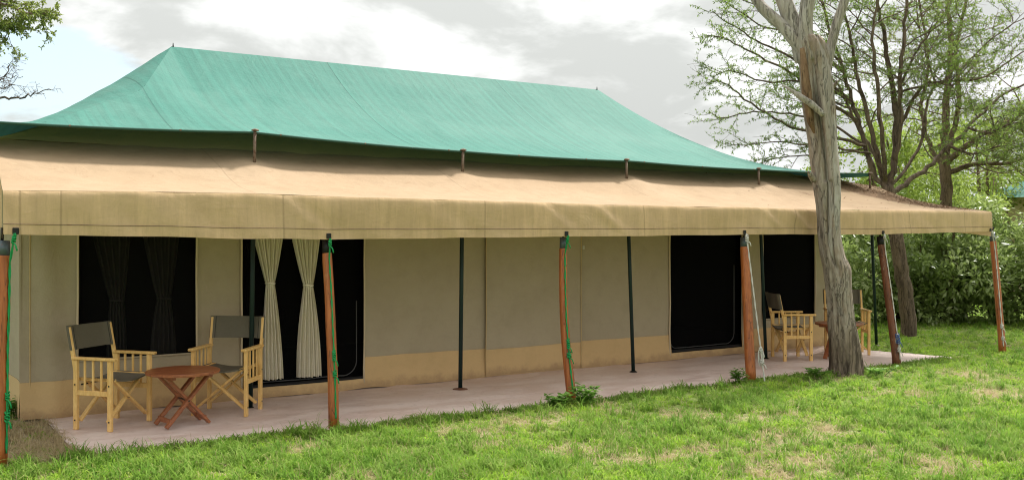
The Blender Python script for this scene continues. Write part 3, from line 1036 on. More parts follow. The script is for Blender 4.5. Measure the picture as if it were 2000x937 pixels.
# ------------------------------------------------------------------ wooden posts along the awning edge
post_spec = [  # foot, top, radii (foot, top), bend pixels, sleeve material, label
    ((-6, 908), (4, 470), .070, .064, 0, 'thick worn red brown post at the left awning corner'),
    ((652, 836), (637, 470), .047, .043, 2, 'orange brown wooden post in front of the open doorway'),
    ((1118, 783), (1100, 464), .051, .042, -6, 'crooked orange brown post standing among leafy weeds'),
    ((1467, 745), (1453, 464), .062, .053, 0, 'stout orange brown post in front of the black closed doorway'),
    ((1752, 715), (1719, 462), .057, .05, 2, 'leaning weathered post with blue rope bundle near its foot'),
    ((1958, 688), (1938, 456), .052, .046, 1, 'slim red brown post at the right awning corner')]
post_pts = []
for i, (b, t, r0, r1, bend, lab) in enumerate(post_spec):
    pb = PG(*b)
    pt = PV(t[0], t[1], AV + .07 if i != 5 else AV + .06)
    pt.z = min(pt.z, interp(pt.x, bu, bz) + .03)
    o = thing('wooden_post', lab, 'post', pb, 0, 'wooden posts along the awning edge')
    n = 15
    path, rad = [], []
    for k in range(n):
        q = k / (n - 1)
        p = pb + (pt - pb) * q
        bx = bend * .006 * math.sin(math.pi * q * 1.0) + .006 * nz(q * 3, i * 3.1)
        p = p + Vector((RT[0] * bx, RT[1] * bx, 0))
        path.append(p)
        rad.append((r0 + (r1 - r0) * q) * (1 + .05 * nz(q * 5, i * 7.7)))
    path[0] = path[0] - Vector((0, 0, .05))
    post_pts.append(path)
    sl = max(2, int(n * .94))
    cut = path[-1] + (path[-2] - path[-1]) * 1.0
    MB().tube(path[:-1] + [cut + (path[-1] - cut) * .05], rad, 18).build('shaft', M['post_grey'] if i == 4 else M['post'], o, True)
    MB().tube([cut + (path[-1] - cut) * .02, path[-1]], [r1 * .93, r1 * .86], 16).build('sleeve', M['black'] if i in (4, 1) else M['sleeve'], o, True)
    MB().tube([path[-1], path[-1] + Vector((0, -.02, .10))], .012, 8).build('spike', M['black'], o, True)


def rope(name, pts, r, m, label, group, knots=(), loops=()):
    """two twisted strands, with knots as wound turns"""
    pts = [Vector(p) for p in pts]
    root = thing(name, label, 'rope', pts[-1], 0, group)
    ns = 40
    ln = [0]
    for a, b in zip(pts, pts[1:]):
        ln.append(ln[-1] + (b - a).length)

    def at(s):
        return Vector((np.interp(s, ln, [p.x for p in pts]), np.interp(s, ln, [p.y for p in pts]), np.interp(s, ln, [p.z for p in pts])))
    mb = MB()
    for ph in (0, math.pi):
        path = []
        for k in range(ns * 2):
            s = ln[-1] * k / (ns * 2 - 1)
            a = s * 22 + ph
            path.append(at(s) + Vector((RT[0] * math.cos(a), RT[1] * math.cos(a), 0)) * r * .8 + Vector((FW[0], FW[1], 0)) * math.sin(a) * r * .8)
        mb.tube(path, r, 6)
    mb.build('strand', m, root, True)
    for (s0, turns, kr, m2) in knots:
        path = []
        nt_ = turns * 12
        for k in range(nt_):
            a = 2 * math.pi * k / 12
            c = at(s0 + (k / nt_) * turns * r * 3.6)
            path.append(c + Vector((RT[0] * math.cos(a), RT[1] * math.cos(a), 0)) * kr + Vector((FW[0], FW[1], 0)) * kr * math.sin(a) + Vector((0, 0, .006 * math.sin(a * 2.3))))
        e = path[-1]
        path += [e + Vector((.006 * j, -.006 * j, -.006 * j * j)) for j in (1, 2, 3)]
        MB().tube(path, r * 1.15, 6).build('knot', m2 or m, root, True)
    for (s0, w, h) in loops:
        c = at(s0)
        for k in range(3):
            path = [c + Vector((RT[0], RT[1], 0)) * (w * math.sin(a) * (.6 + .3 * k)) + Vector((0, 0, -h * (.5 - .5 * math.cos(a)) * (.8 + .15 * k))) + Vector((FW[0], FW[1], 0)) * (-.01 * k) for a in lin(0, 2 * math.pi, 14)]
            MB().tube(path, r * 1.0, 6).build('loop', m, root, True)
    return root


def rp(lst, dd):
    return [P(x, y, d - dd) for x, y, d in lst]


def hem_pt(x):
    q = val(UV(x, AV - .02), 0.97)
    return Vector((q[0], q[1] - .022, q[2]))


def along(i, x, side, gap=.010):
    """from the eyelet in the hem down the face of post i, lying against the wood"""
    path = post_pts[i]
    r0, r1 = post_spec[i][2], post_spec[i][3]
    out = [hem_pt(x)]
    for q in (.90, .75, .5, .25, .06):
        k = q * (len(path) - 1)
        j = min(int(k), len(path) - 2)
        p = path[j].lerp(path[j + 1], k - j)
        r = r0 + (r1 - r0) * q
        a = side
        out.append(p + Vector((RT[0], RT[1], 0)) * (r + gap) * math.sin(a) - Vector((FW[0], FW[1], 0)) * (r + gap) * math.cos(a))
    return out


rope('guy_rope', along(0, 28, 1.35), .0055, M['green_rope'], 'green guy rope hanging down the thick left corner post', 'green guy ropes on the posts',
     knots=((.02, 3, .012, None), (1.22, 3, .013, None), (1.36, 4, .016, None)))
rope('guy_rope', along(1, 645, .55), .005, M['green_rope'], 'green guy rope tied down the post at the open doorway', 'green guy ropes on the posts',
     knots=((.02, 3, .012, None), (1.02, 5, .013, None), (1.2, 3, .016, None)))
rope('guy_rope', along(2, 1106, .35), .0055, M['green_rope'], 'green guy rope tied down the crooked post among weeds', 'green guy ropes on the posts',
     knots=((.02, 3, .012, None), (1.1, 5, .014, None), (1.24, 3, .02, None)))
a_, b_ = hem_pt(1455), PG(1494, 748)
rope('guy_rope', [a_, a_.lerp(b_, .5) - Vector((0, 0, .01)), a_.lerp(b_, .82) - Vector((0, 0, .01)), b_], .0055, M['white_rope'], 'white guy rope hanging free beside the stout post', 'white guy ropes on the posts',
     knots=((.02, 4, .018, None), (1.36, 3, .016, None), (1.5, 3, .02, None)), loops=((1.36, .026, .2),))
rope('guy_rope', along(4, 1724, .45), .0045, M['white_rope'], 'pale guy rope along the leaning post with blue windings', 'white guy ropes on the posts',
     knots=((.02, 3, .014, None), (1.36, 8, .026, M['blue_rope']), (1.54, 4, .02, None)), loops=((1.36, .022, .18),))
rope('guy_rope', along(5, 1936, -.15), .005, M['white_rope'], 'white guy rope tied down the right corner post', 'white guy ropes on the posts',
     knots=((.02, 4, .014, None), (1.42, 4, .018, None), (1.6, 3, .018, None)))


# ------------------------------------------------------------------ folding chairs and tables
def make_chair(label, loc, rz):
    t = thing('folding_chair', label, 'chair', loc, rz, 'folding chairs on the ground sheet')
    L = dict(local=True)
    W, D = .262, .182
    for sx in (-1, 1):
        MB().box((sx * W, -D, .309), (.034, .043, .618), bev=.004).build('leg', M['pine'], t, **L)
        MB().box((sx * W, D, .309), (.034, .043, .618), bev=.004).build('leg', M['pine'], t, **L)
        MB().bar((sx * (W - .001), D + .002, .50), (sx * (W - .001), D + .085, .905), .026, .036, (0, 1, 0), .004).build('back_post', M['pine'], t, **L)
        MB().box((sx * W, -.015, .632), (.056, .47, .026), bev=.007).build('armrest', M['pine'], t, **L)
        MB().box((sx * W, 0, .328), (.024, 2 * D - .039, .046), bev=.004).build('side_rail', M['pine'], t, **L)
        for k in (-1, 0, 1):
            MB().box((sx * W, k * .088, .485), (.016, .020, .268), bev=.003).build('slat', M['pine'], t, **L)
        # seat rail under each edge of the canvas
        MB().box((sx * .215, 0, .443), (.03, .40, .026), bev=.004).build('seat_rail', M['pine'], t, **L)
    for y, o_ in ((-.150, 0.0), (.150, 0.0)):
        for sx in (-1, 1):
            yy = y + (.0125 if sx > 0 else -.0125)
            b = MB().bar((-sx * .238, yy, .075), (sx * .225, yy, .455), .042, .022, (0, 0, 1), .004)
            MB_o = b.build('cross_leg', M['pine'], t, **L)
        MB().tube([(-.006, y - .032, .268), (-.006, y + .032, .268)], .007, 8).build('bolt', M['bolt'], t, **L)
    for sx in (-1, 1):
        for (y, z) in ((-D, .40), (D, .40), (-D, .085), (D, .085)):
            MB().tube([(sx * (W + .012), y, z), (sx * (W + .021), y, z)], .0075, 8).build('bolt', M['bolt'], t, **L)
    MB().tube([(-.25, .135, .40), (.25, .135, .40)], .008, 8).build('tie_rod', M['bolt'], t, **L)
    mb = MB()
    mb.grid(lambda x, y: (x, y, .460 - .035 * (1 - (x / .235) ** 2) + .004 * nz(x * 9, y * 9, 2)), lin(-.235, .235, 16), lin(-.20, .20, 10))
    mb.grid(lambda x, y: (x, y, .447 - .035 * (1 - (x / .235) ** 2)), lin(-.235, .235, 16), lin(-.20, .20, 10))
    for yy in (-.20, .20):
        mb.grid(lambda x, z, yy=yy: (x, yy, z - .035 * (1 - (x / .235) ** 2)), lin(-.235, .235, 16), [.447, .460])
    seat = mb.build('seat', M['canvas'], t, True, **L)
    # back canvas: a sleeve round both posts, bowed a little
    def back(x, z, f):
        tt = (z - .50) / .405
        yb = D + .002 + .083 * tt + .025 * (1 - (x / .285) ** 2)
        edge = max(0.0, abs(x) - .25) / .035
        th = .021 * math.sqrt(max(0, 1 - min(1, edge) ** 2)) if abs(x) > .225 else .006 + .015 * max(0, (abs(x) - .19) / .035)
        return (x, yb + f * th - (.0 if abs(x) < .24 else 0), z + .004 * nz(x * 6, z * 6, 3))
    xs = sorted(set(lin(-.285, .285, 27) + [-.25, .25, -.225, .225, -.28, .28]))
    mb = MB()
    mb.grid(lambda x, z: back(x, z, -1), xs, lin(.702, .915, 8))
    mb.grid(lambda x, z: back(x, z, 1), xs, lin(.702, .915, 8))
    bk = mb.build('backrest', M['canvas'], t, True, **L)
    for sx in (-1, 1):
        MB().tube([tuple(Vector(back(sx * .222, z, -1)) + Vector((0, -.003, 0))) for z in lin(.704, .913, 7)], .0022, 4).build('stitching', M['band'], bk, **L)
    return t


chair_spec = [((1.747, 9.40, .016), R(39.7), 'pale pine folding chair turned towards the table, beside the left tent corner'),
              ((2.80, 9.46, .016), R(-39.3), 'pale pine folding chair with charcoal canvas, next to the open doorway'),
              ((10.60, 9.27, .016), R(60), 'pale pine folding chair seen from the side at the right window'),
              ((11.78, 9.27, .016), R(-38), 'pale pine folding chair half hidden behind the grey tree trunk')]
c0 = None
for loc, rz, lab in chair_spec:
    if c0 is None:
        c0 = make_chair(lab, loc, rz)
    else:
        c = copy_tree(c0)
        c.location = loc
        c.rotation_euler = (0, 0, rz)
        c['label'] = lab


def make_table(label, loc, rz):
    t = thing('folding_table', label, 'table', loc, rz, 'low round folding tables')
    L = dict(local=True)
    r = .325
    # round top of boards laid side by side, a hairline joint between
    for k in range(5):
        y0, y1 = -r + 2 * r * k / 5 + .0012, -r + 2 * r * (k + 1) / 5 - .0012
        ys = lin(y0, y1, 9)
        e = lambda y: math.sqrt(max(0.0004, r * r - y * y))
        n = len(ys)
        vs = []
        for z in (.472, .478, .494, .498):
            sh = .006 if z in (.472, .498) else 0.0
            vs += [(-(e(y) - sh), y, z) for y in ys] + [((e(y) - sh), y, z) for y in reversed(ys)]
        m_ = 2 * n
        fs = [tuple(range(m_ - 1, -1, -1)), tuple(range(3 * m_, 4 * m_))]
        for q in range(3):
            for i in range(m_):
                j = (i + 1) % m_
                fs.append((q * m_ + i, q * m_ + j, (q + 1) * m_ + j, (q + 1) * m_ + i))
        MB().add(vs, fs).build('top_board', M['teak'], t, **L)
    for sx in (-1, 1):
        MB().box((sx * .17, 0, .457), (.04, .44, .028), bev=.004).build('cleat', M['teak'], t, **L)
    for sx, ys in ((1, .128), (-1, .098)):
        for sy in (-1, 1):
            MB().bar((-sx * .205, sy * ys, .012), (sx * .185, sy * ys, .452), .026, .056, (0, 1, 0), .004).build('leg', M['teak'], t, **L)
        MB().bar((-sx * .165, -ys - .02, .062), (-sx * .165, ys + .02, .062), .02, .045, (0, 0, 1), .004).build('foot_rail', M['teak'], t, **L)
    MB().tube([(-.008, -.16, .238), (-.008, .16, .238)], .008, 8).build('pivot_rod', M['bolt'], t, **L)
    return t


t0 = make_table('low round red brown folding table between the two chairs at the left', (2.28, 9.07, .016), R(8))
t1 = copy_tree(t0)
t1.location = (11.18, 8.93, .016)
t1.rotation_euler = (0, 0, R(20))
t1['label'] = 'low round red brown folding table mostly hidden behind the grey tree trunk'


# ------------------------------------------------------------------ foliage helpers
def leaf_mesh(name, C, D, N, L, W, m, parent=None, tint=None, loc=None, label=None):
    """one folded four-cornered leaf per row"""
    C, D, N = [np.asarray(q, dtype=np.float64) for q in (C, D, N)]
    n = len(C)
    D = D / (np.linalg.norm(D, axis=1, keepdims=True) + 1e-9)
    S = np.cross(D, N)
    S /= (np.linalg.norm(S, axis=1, keepdims=True) + 1e-9)
    U = np.cross(S, D)
    L = np.broadcast_to(np.asarray(L), (n,))[:, None]
    W = np.broadcast_to(np.asarray(W), (n,))[:, None]
    V = np.empty((n, 4, 3))
    V[:, 0] = C
    V[:, 1] = C + D * L * .45 + S * W * .5 + U * W * .18
    V[:, 2] = C + D * L
    V[:, 3] = C + D * L * .45 - S * W * .5 + U * W * .18
    off = root_loc(parent) if parent is not None else (Vector(loc) if loc is not None else Vector((0, 0, 0)))
    V = V.reshape(-1, 3) - np.array(off)
    me = bpy.data.meshes.new(name)
    me.vertices.add(4 * n)
    me.vertices.foreach_set('co', V.astype(np.float32).ravel())
    me.loops.add(6 * n)
    me.polygons.add(2 * n)
    b = np.arange(n)[:, None] * 4
    idx = np.concatenate([b + 0, b + 1, b + 2, b + 0, b + 2, b + 3], axis=1).astype(np.int32)
    me.loops.foreach_set('vertex_index', idx.ravel())
    me.polygons.foreach_set('loop_start', np.arange(0, 6 * n, 3, dtype=np.int32))
    me.update(calc_edges=True)
    at = me.attributes.new('tint', 'FLOAT', 'POINT')
    if tint is None:
        tint = rng.random(n)
    at.data.foreach_set('value', np.repeat(np.clip(tint, 0, 1), 4).astype(np.float32))
    me.materials.append(m)
    o = bpy.data.objects.new(name, me)
    COL.objects.link(o)
    if parent is not None:
        o.parent = parent
    elif loc is not None:
        o.location = off
    if label:
        o['label'] = label
    return o


def rvec(n=None):
    v = rng.normal(size=(n, 3) if n else 3)
    return v / np.linalg.norm(v, axis=-1, keepdims=True)


class Tree:
    """limbs along given paths, side branches and twigs grown from them, leaves along the twigs"""
    def __init__(s, leaf=(.05, .02), per=4, step=.05, flat=0.6, droop=0.05, seed=1, up=0.15, leafy=1.0):
        s.w, s.t = MB(), MB()
        s.C, s.D, s.N, s.T = [], [], [], []
        s.leaf, s.per, s.step, s.flat, s.droop, s.up, s.leafy = leaf, per, step, flat, droop, up, leafy
        s.r = random.Random(seed)

    def rv(s):
        while True:
            v = Vector((s.r.uniform(-1, 1), s.r.uniform(-1, 1), s.r.uniform(-1, 1)))
            if .1 < v.length < 1:
                return v.normalized()

    def limb(s, pts, r0, r1, seg=8, n=None):
        """smooth through pts"""
        pts = [Vector(p) for p in pts]
        n = n or max(4, 4 * len(pts))
        tt = np.linspace(0, len(pts) - 1, n)
        out = []
        for q in tt:
            i = min(int(q), len(pts) - 2)
            f = q - i
            p0, p1, p2, p3 = pts[max(i - 1, 0)], pts[i], pts[i + 1], pts[min(i + 2, len(pts) - 1)]
            out.append(.5 * ((2 * p1) + (p2 - p0) * f + (2 * p0 - 5 * p1 + 4 * p2 - p3) * f * f + (3 * p1 - p0 - 3 * p2 + p3) * f ** 3))
        ln = sum((b - a).length for a, b in zip(out, out[1:]))
        for i in range(1, n - 1):
            out[i] = out[i] + s.rv() * ln * .006
        rad = [r0 + (r1 - r0) * (i / (n - 1)) for i in range(n)]
        (s.w if r0 > .018 else s.t).tube(out, rad, seg, True)
        return out, rad

    def branch(s, p, d, ln, r, level, maxlevel, leaf_from=1):
        n = 6 if level < maxlevel else 4
        d = d.normalized()
        pts = [p]
        for i in range(n):
            d = (d + s.rv() * .26 + Vector((0, 0, s.up if level < maxlevel else -s.droop)) * .5).normalized()
            if s.flat:
                d.z *= (1 - s.flat * .3)
                d.normalize()
            p = p + d * (ln / n)
            pts.append(p)
        rad = [max(.0022, r * (1 - .8 * i / n)) for i in range(n + 1)]
        (s.w if r > .018 else s.t).tube(pts, rad, 5 if r > .01 else 3, False)
        if level < maxlevel:
            k = s.r.randint(4, 6)
            for j in range(k):
                f = .2 + .8 * (j + s.r.random() * .6) / k
                s.side(pts, f, ln * s.r.uniform(.34, .58), max(.003, r * .5), level + 1, maxlevel, leaf_from)
        if level >= leaf_from:
            s.leaves(pts, ln)

    def side(s, pts, f, ln, r, level, maxlevel, leaf_from=1, ang=.9):
        q = min(f, .999) * (len(pts) - 1)
        i = int(q)
        p = pts[i] + (pts[i + 1] - pts[i]) * (q - i)
        t = (pts[i + 1] - pts[i]).normalized()
        o = s.rv()
        o.z *= (1 - s.flat)
        o = (o - t * o.dot(t))
        if o.length < .05:
            o = t.orthogonal()
        o.normalize()
        s.branch(p, t * (1 - ang * .5) + o * ang, ln, r, level, maxlevel, leaf_from)

    def leaves(s, pts, ln):
        n = max(2, int(ln / s.step))
        clump = s.r.random()
        if s.r.random() > s.leafy:
            return
        for j in range(n):
            f = (.12 + .88 * (j + s.r.random()) / n) * (len(pts) - 1)
            i = min(int(f), len(pts) - 2)
            p = pts[i] + (pts[i + 1] - pts[i]) * (f - i)
            t = (pts[i + 1] - pts[i]).normalized()
            for k in range(s.per):
                d = (t * .6 + s.rv() * .9).normalized()
                nn = (Vector((0, 0, 1)) + s.rv() * .7).normalized()
                s.C.append(tuple(p + s.rv() * .012))
                s.D.append(tuple(d))
                s.N.append(tuple(nn))
                s.T.append(.55 * clump + .45 * s.r.random())

    def finish(s, name, label, cat, base, wood, leafm, group=None, leafname='crown'):
        root = thing(name, label, cat, base, 0, group)
        s.w.build('trunk', wood, root, True)
        if s.t.v:
            s.t.build('twigs', wood, root, True)['kind'] = 'stuff'
        if s.C:
            n = len(s.C)
            rr = np.array([s.r.uniform(.7, 1.25) for _ in range(n)])
            o = leaf_mesh(leafname, s.C, s.D, s.N, s.leaf[0] * rr, s.leaf[1] * rr, leafm, root, np.array(s.T))
            o['kind'] = 'stuff'
        return root


# ------------------------------------------------------------------ the grey dead tree in front of the awning
DT = 12.15
outline = [(742, 1617, 1691), (734, 1620, 1686), (715, 1621, 1684), (690, 1620, 1681), (669, 1619, 1677), (630, 1616, 1670), (592, 1616, 1666), (554, 1612, 1663), (523, 1608, 1661), (500, 1602, 1650),
           (477, 1599, 1645), (458, 1597, 1642), (425, 1596, 1641), (400, 1594, 1642), (359, 1588, 1643), (336, 1586, 1641), (290, 1580, 1636), (252, 1574, 1634), (213, 1567, 1632), (175, 1563, 1627),
           (137, 1561, 1620), (110, 1557, 1620), (85, 1552, 1612), (70, 1552, 1600)]
dead = thing('dead_tree', 'bare grey dead tree with forked crown growing in front of the awning', 'tree', P(1653, 738, DT))
oy = [q[0] for q in outline][::-1]
ol = [q[1] for q in outline][::-1]
orr = [q[2] for q in outline][::-1]
SEG = 72
vs, rows = [], []
ys_ = lin(746, 72, 150)
for y in ys_:
    a, b = interp(y, oy, ol), interp(y, oy, orr)
    c = P((a + b) / 2, y, DT)
    rad = (b - a) / 2 * DT / F * .955
    for k in range(SEG):
        th = 2 * math.pi * k / SEG
        cx, cy = math.cos(th), math.sin(th)
        z = c.z
        dsp = 0.0
        gr = nz(cx * 2.6 + z * .5, cy * 2.6, z * .35, 1.0)
        dsp += .10 * gr
        dsp += .08 * (1 - abs(nz(cx * 5.5 + z * .4, cy * 5.5, z * .55 + 4, 1.0)) * 2.2)
        dsp += .035 * nz(cx * 14 + z, cy * 14, z * 1.4, 1.0) * (1.0 if z > .8 else 2.2)
        if z < 1.1:     # rough broken bark low on the trunk
            dsp += .045 * (1.1 - z) * nz(cx * 22, cy * 22, z * 5, 1.0)
        # two stems grown together: a cleft running up the side that faces the lawn
        face = math.atan2(cy, cx)
        w0 = 0.15 + .35 * nz(z * .9, 2.2, 0, 1.0) + (.18 if z > 2.4 else 0)
        dl = (face + math.pi / 2 + w0 + math.pi) % (2 * math.pi) - math.pi
        cleft = math.exp(-(dl / .17) ** 2) * max(0.0, min(1.0, (z - 1.15) / .5)) * max(0, min(1, (4.1 - z) / .6))
        dsp -= .62 * cleft
        dl2 = dl - .75
        dsp -= .3 * math.exp(-(dl2 / .10) ** 2) * max(0.0, min(1.0, (z - 1.9) / .4))
        # knot hollow
        dk = (face - .15) ** 2 / .06 + (z - 1.33) ** 2 / .006
        dsp -= .22 * math.exp(-dk) - .13 * math.exp(-dk / 3.5)
        fl = max(0.0, (y - 708) / 38) ** 1.6
        rr = rad * (1 + dsp - .04 + fl * (.10 + .22 * max(0, math.sin(3 * face + 1.1)) + .10 * math.sin(7 * face)))
        vs.append((c.x + (RT[0] * cx + FW[0] * cy) * rr, c.y + (RT[1] * cx + FW[1] * cy) * rr, z))
fs = []
for j in range(len(ys_) - 1):
    for k in range(SEG):
        kk = (k + 1) % SEG
        fs.append((j * SEG + k, j * SEG + kk, (j + 1) * SEG + kk, (j + 1) * SEG + k))
fs.append(tuple((len(ys_) - 1) * SEG + k for k in range(SEG)))
MB().add(vs, fs).build('trunk', M['dead'], dead, True)


def rough_limb(pix, radii, name='limb', m='dead', seg=22, dz=0.0):
    pts = [P(x, y, DT + dd + dz) for x, y, dd in pix]
    n = 30
    q = np.linspace(0, len(pts) - 1, n)
    mb = MB()
    path = [Vector([np.interp(t, range(len(pts)), [p[i] for p in pts]) for i in range(3)]) for t in q]
    path = [path[0]] + [(path[i - 1] + path[i] * 2 + path[i + 1]) / 4 for i in range(1, n - 1)] + [path[-1]]
    rad = [float(np.interp(t, range(len(pts)), radii)) * DT / F * .92 for t in q]
    mb.tube(path, rad, seg)
    out = []
    for (x, y, z) in mb.v:
        k = int(len(out) / seg)
        c = path[min(k, n - 1)]
        d = Vector((x, y, z)) - c
        s_ = 1 + .16 * nz(d.x * 30 + z * .8, d.y * 30, z * 1.2, 1.0) + .10 * nz(x * 18, y * 18, z * 4, 1.0)
        out.append(tuple(c + d * s_))
    mb.v = out
    return mb.build(name, M[m], dead, True)


rough_limb([(1578, 112, 0), (1556, 80, 0), (1530, 52, .05), (1500, 27, .1), (1478, 2, .15), (1455, -40, .2), (1420, -110, .3), (1400, -190, .35)], [17, 15, 12.5, 11.5, 10, 9, 7, 4], 'limb', 'dead_grey')
rough_limb([(1572, 118, .02), (1560, 75, .04), (1545, 35, .06), (1532, 0, .1), (1522, -50, .15), (1530, -150, .3)], [20, 18, 17.5, 17, 14, 8], 'limb', 'dead_grey')
rough_limb([(1580, 118, -.03), (1572, 70, -.05), (1575, 30, -.08), (1580, -10, -.1), (1590, -60, -.1), (1580, -170, -.2)], [22, 17, 14.5, 14, 12, 7], 'limb', 'dead_grey')
rough_limb([(1602, 150, 0), (1616, 112, 0), (1624, 85, 0), (1633, 50, -.02), (1647, 10, -.04), (1660, -30, -.05), (1672, -120, -.1)], [16, 13, 10, 9.5, 9, 8, 5], 'limb', 'dead_grey')
rough_limb([(1622, 530, -.03), (1625, 475, -.06), (1628, 420, -.075), (1629, 385, -.08), (1627, 359, -.075), (1622, 300, -.07), (1617, 250, -.065), (1610, 200, -.06), (1602, 150, -.05), (1593, 105, -.02), (1584, 80, 0)],
           [7, 12, 12.5, 13.5, 14.5, 14, 16, 20, 21.5, 24, 22], 'stem', 'dead_grey', 34)
# snapped limb leaning across the cleft, a splinter of brown bark, and short stubs
rough_limb([(1608, 224, -.22), (1585, 203, -.24), (1562, 188, -.24), (1545, 176, -.2), (1528, 166, -.14)], [6, 7, 6, 3.5, 1.5], 'broken_branch', 'dead_grey', 12)
rough_limb([(1568, 95, -.10), (1571, 140, -.14), (1576, 185, -.15), (1583, 235, -.14), (1592, 262, -.10)], [6, 9, 10, 8, 3], 'bark_strip', 'strip', 12)
rough_limb([(1590, 352, -.05), (1583, 341, -.1), (1577, 335, -.14)], [7, 6, 1.5], 'stub', 'dead', 10)
rough_limb([(1622, 174, 0), (1632, 165, -.05), (1636, 158, -.08)], [6, 4, 2], 'stub', 'dead', 10)

# ------------------------------------------------------------------ acacia behind the tent's right end
AD = 16.8
tr = Tree(leaf=(.050, .016), per=4, step=.05, flat=.55, droop=.12, seed=3, leafy=.72)


def px(lst, d):
    return [P(x, y, d + dd) for x, y, dd in lst]


base = P(1776, 658, AD)
tr.limb([base - Vector((0, 0, .1))] + px([(1772, 600, 0), (1762, 540, 0), (1752, 480, 0), (1744, 430, 0), (1738, 390, 0), (1733, 365, 0)], AD), .135, .10, 12)
limbs = [([(1735, 372, 0), (1712, 345, 0), (1690, 285, .1), (1668, 205, .2), (1648, 140, .3), (1622, 60, .5), (1600, -20, .7), (1580, -110, .9)], .058, .02),
         ([(1735, 368, 0), (1718, 320, -.1), (1700, 250, -.2), (1682, 180, -.3), (1668, 110, -.4), (1652, 40, -.4), (1640, -60, -.3)], .062, .02),
         ([(1733, 370, 0), (1745, 330, 0), (1750, 250, .05), (1745, 180, .1), (1734, 110, .1), (1722, 50, .1), (1713, -20, .1), (1700, -120, 0)], .075, .026),
         ([(1748, 320, 0), (1758, 230, -.2), (1758, 160, -.3), (1764, 90, -.4), (1769, 30, -.4), (1772, -60, -.5), (1790, -150, -.5)], .055, .02),
         ([(1737, 380, 0), (1770, 358, .2), (1812, 328, .4), (1850, 290, .6), (1890, 250, .8), (1935, 205, 1.0), (1985, 170, 1.1), (2040, 150, 1.2)], .06, .018),
         ([(1730, 350, -.1), (1722, 260, -.5), (1710, 150, -.7), (1704, 80, -.8), (1712, 20, -.9), (1722, -60, -1)], .05, .016),
         ([(1728, 360, .2), (1706, 300, .5), (1672, 245, .7), (1655, 200, .8), (1640, 170, .9), (1612, 130, 1.0), (1580, 60, 1.1)], .04, .014),
         ([(1742, 360, .2), (1790, 300, .6), (1806, 240, .8), (1812, 190, .9), (1826, 160, 1.0), (1802, 80, 1.2), (1790, 0, 1.3)], .036, .013)]
limbs = [(q, a_ * .84, b_ * .8) for q, a_, b_ in limbs]
LP = []
for pts, r0, r1 in limbs:
    o_, _ = tr.limb(px(pts, AD), r0, r1, 8)
    LP.append(o_)
for o_ in LP:
    for k in range(9):
        tr.side(o_, .34 + .66 * k / 9, tr.r.uniform(.8, 1.5), .013, 1, 3, 2)
# long sprays reaching left over the fly
sprays = [([(1690, 285, 0), (1610, 262, -.3), (1540, 245, -.6), (1470, 205, -.9), (1420, 165, -1), (1390, 158, -1.1)], .03),
          ([(1680, 240, .2), (1600, 190, 0), (1540, 140, -.2), (1470, 105, -.3), (1420, 78, -.4), (1378, 70, -.4)], .03),
          ([(1668, 205, .2), (1600, 150, .3), (1540, 110, .3), (1480, 80, .3), (1430, 50, .3), (1390, 22, .2)], .03),
          ([(1700, 300, 0), (1640, 290, -.5), (1580, 282, -.7), (1500, 278, -.8), (1452, 288, -.9)], .024),
          ([(1690, 285, 0), (1620, 240, .3), (1540, 222, .5), (1460, 220, .6), (1410, 232, .7), (1385, 218, .7)], .024),
          ([(1650, 140, .3), (1590, 90, .5), (1530, 40, .6), (1470, 8, .6), (1380, -20, .6)], .026),
          ([(1690, 290, 0), (1630, 300, -.2), (1560, 305, -.4), (1500, 312, -.5), (1480, 325, -.5)], .018),
          ([(1668, 205, .2), (1590, 160, -.2), (1500, 160, -.4), (1430, 140, -.5), (1390, 150, -.5)], .022),
          ([(1640, 120, .3), (1560, 60, .4), (1500, 55, .5), (1440, 20, .5), (1400, -10, .5)], .022)]
for pts, r in sprays:
    o_, _ = tr.limb(px(pts, AD), r, .005, 6)
    n = 13
    for k in range(n):
        tr.side(o_, .28 + .72 * k / n, tr.r.uniform(.28, .6), .007, 2, 3, 2, .75)
    tr.leaves(o_[len(o_) // 2:], 1.4)
rights = [([(1760, 240, 0), (1800, 170, -.3), (1850, 160, -.6), (1920, 150, -.8), (2000, 100, -1), (2060, 60, -1)], .03),
          ([(1754, 180, 0), (1800, 168, -.5), (1850, 160, -.7), (1900, 110, -.8), (1960, 60, -.9), (2010, 30, -.9)], .022),
          ([(1890, 250, .8), (1930, 260, .5), (1980, 240, .3), (2040, 250, .2)], .028),
          ([(1855, 285, .6), (1900, 300, .3), (1960, 285, .1), (2030, 290, 0)], .03),
          ([(1755, 170, 0), (1790, 100, .3), (1820, 60, .4), (1860, 0, .5), (1890, -70, .5)], .025)]
for pts, r in rights:
    o_, _ = tr.limb(px(pts, AD), r, .006, 6)
    for k in range(12):
        tr.side(o_, .2 + .8 * k / 12, tr.r.uniform(.5, 1.1), .010, 1, 3, 2, .8)
tr.finish('acacia_tree', 'tall many stemmed acacia tree with dark trunk behind the right end of the awning', 'tree', base, M['bark'], M['acacia'])

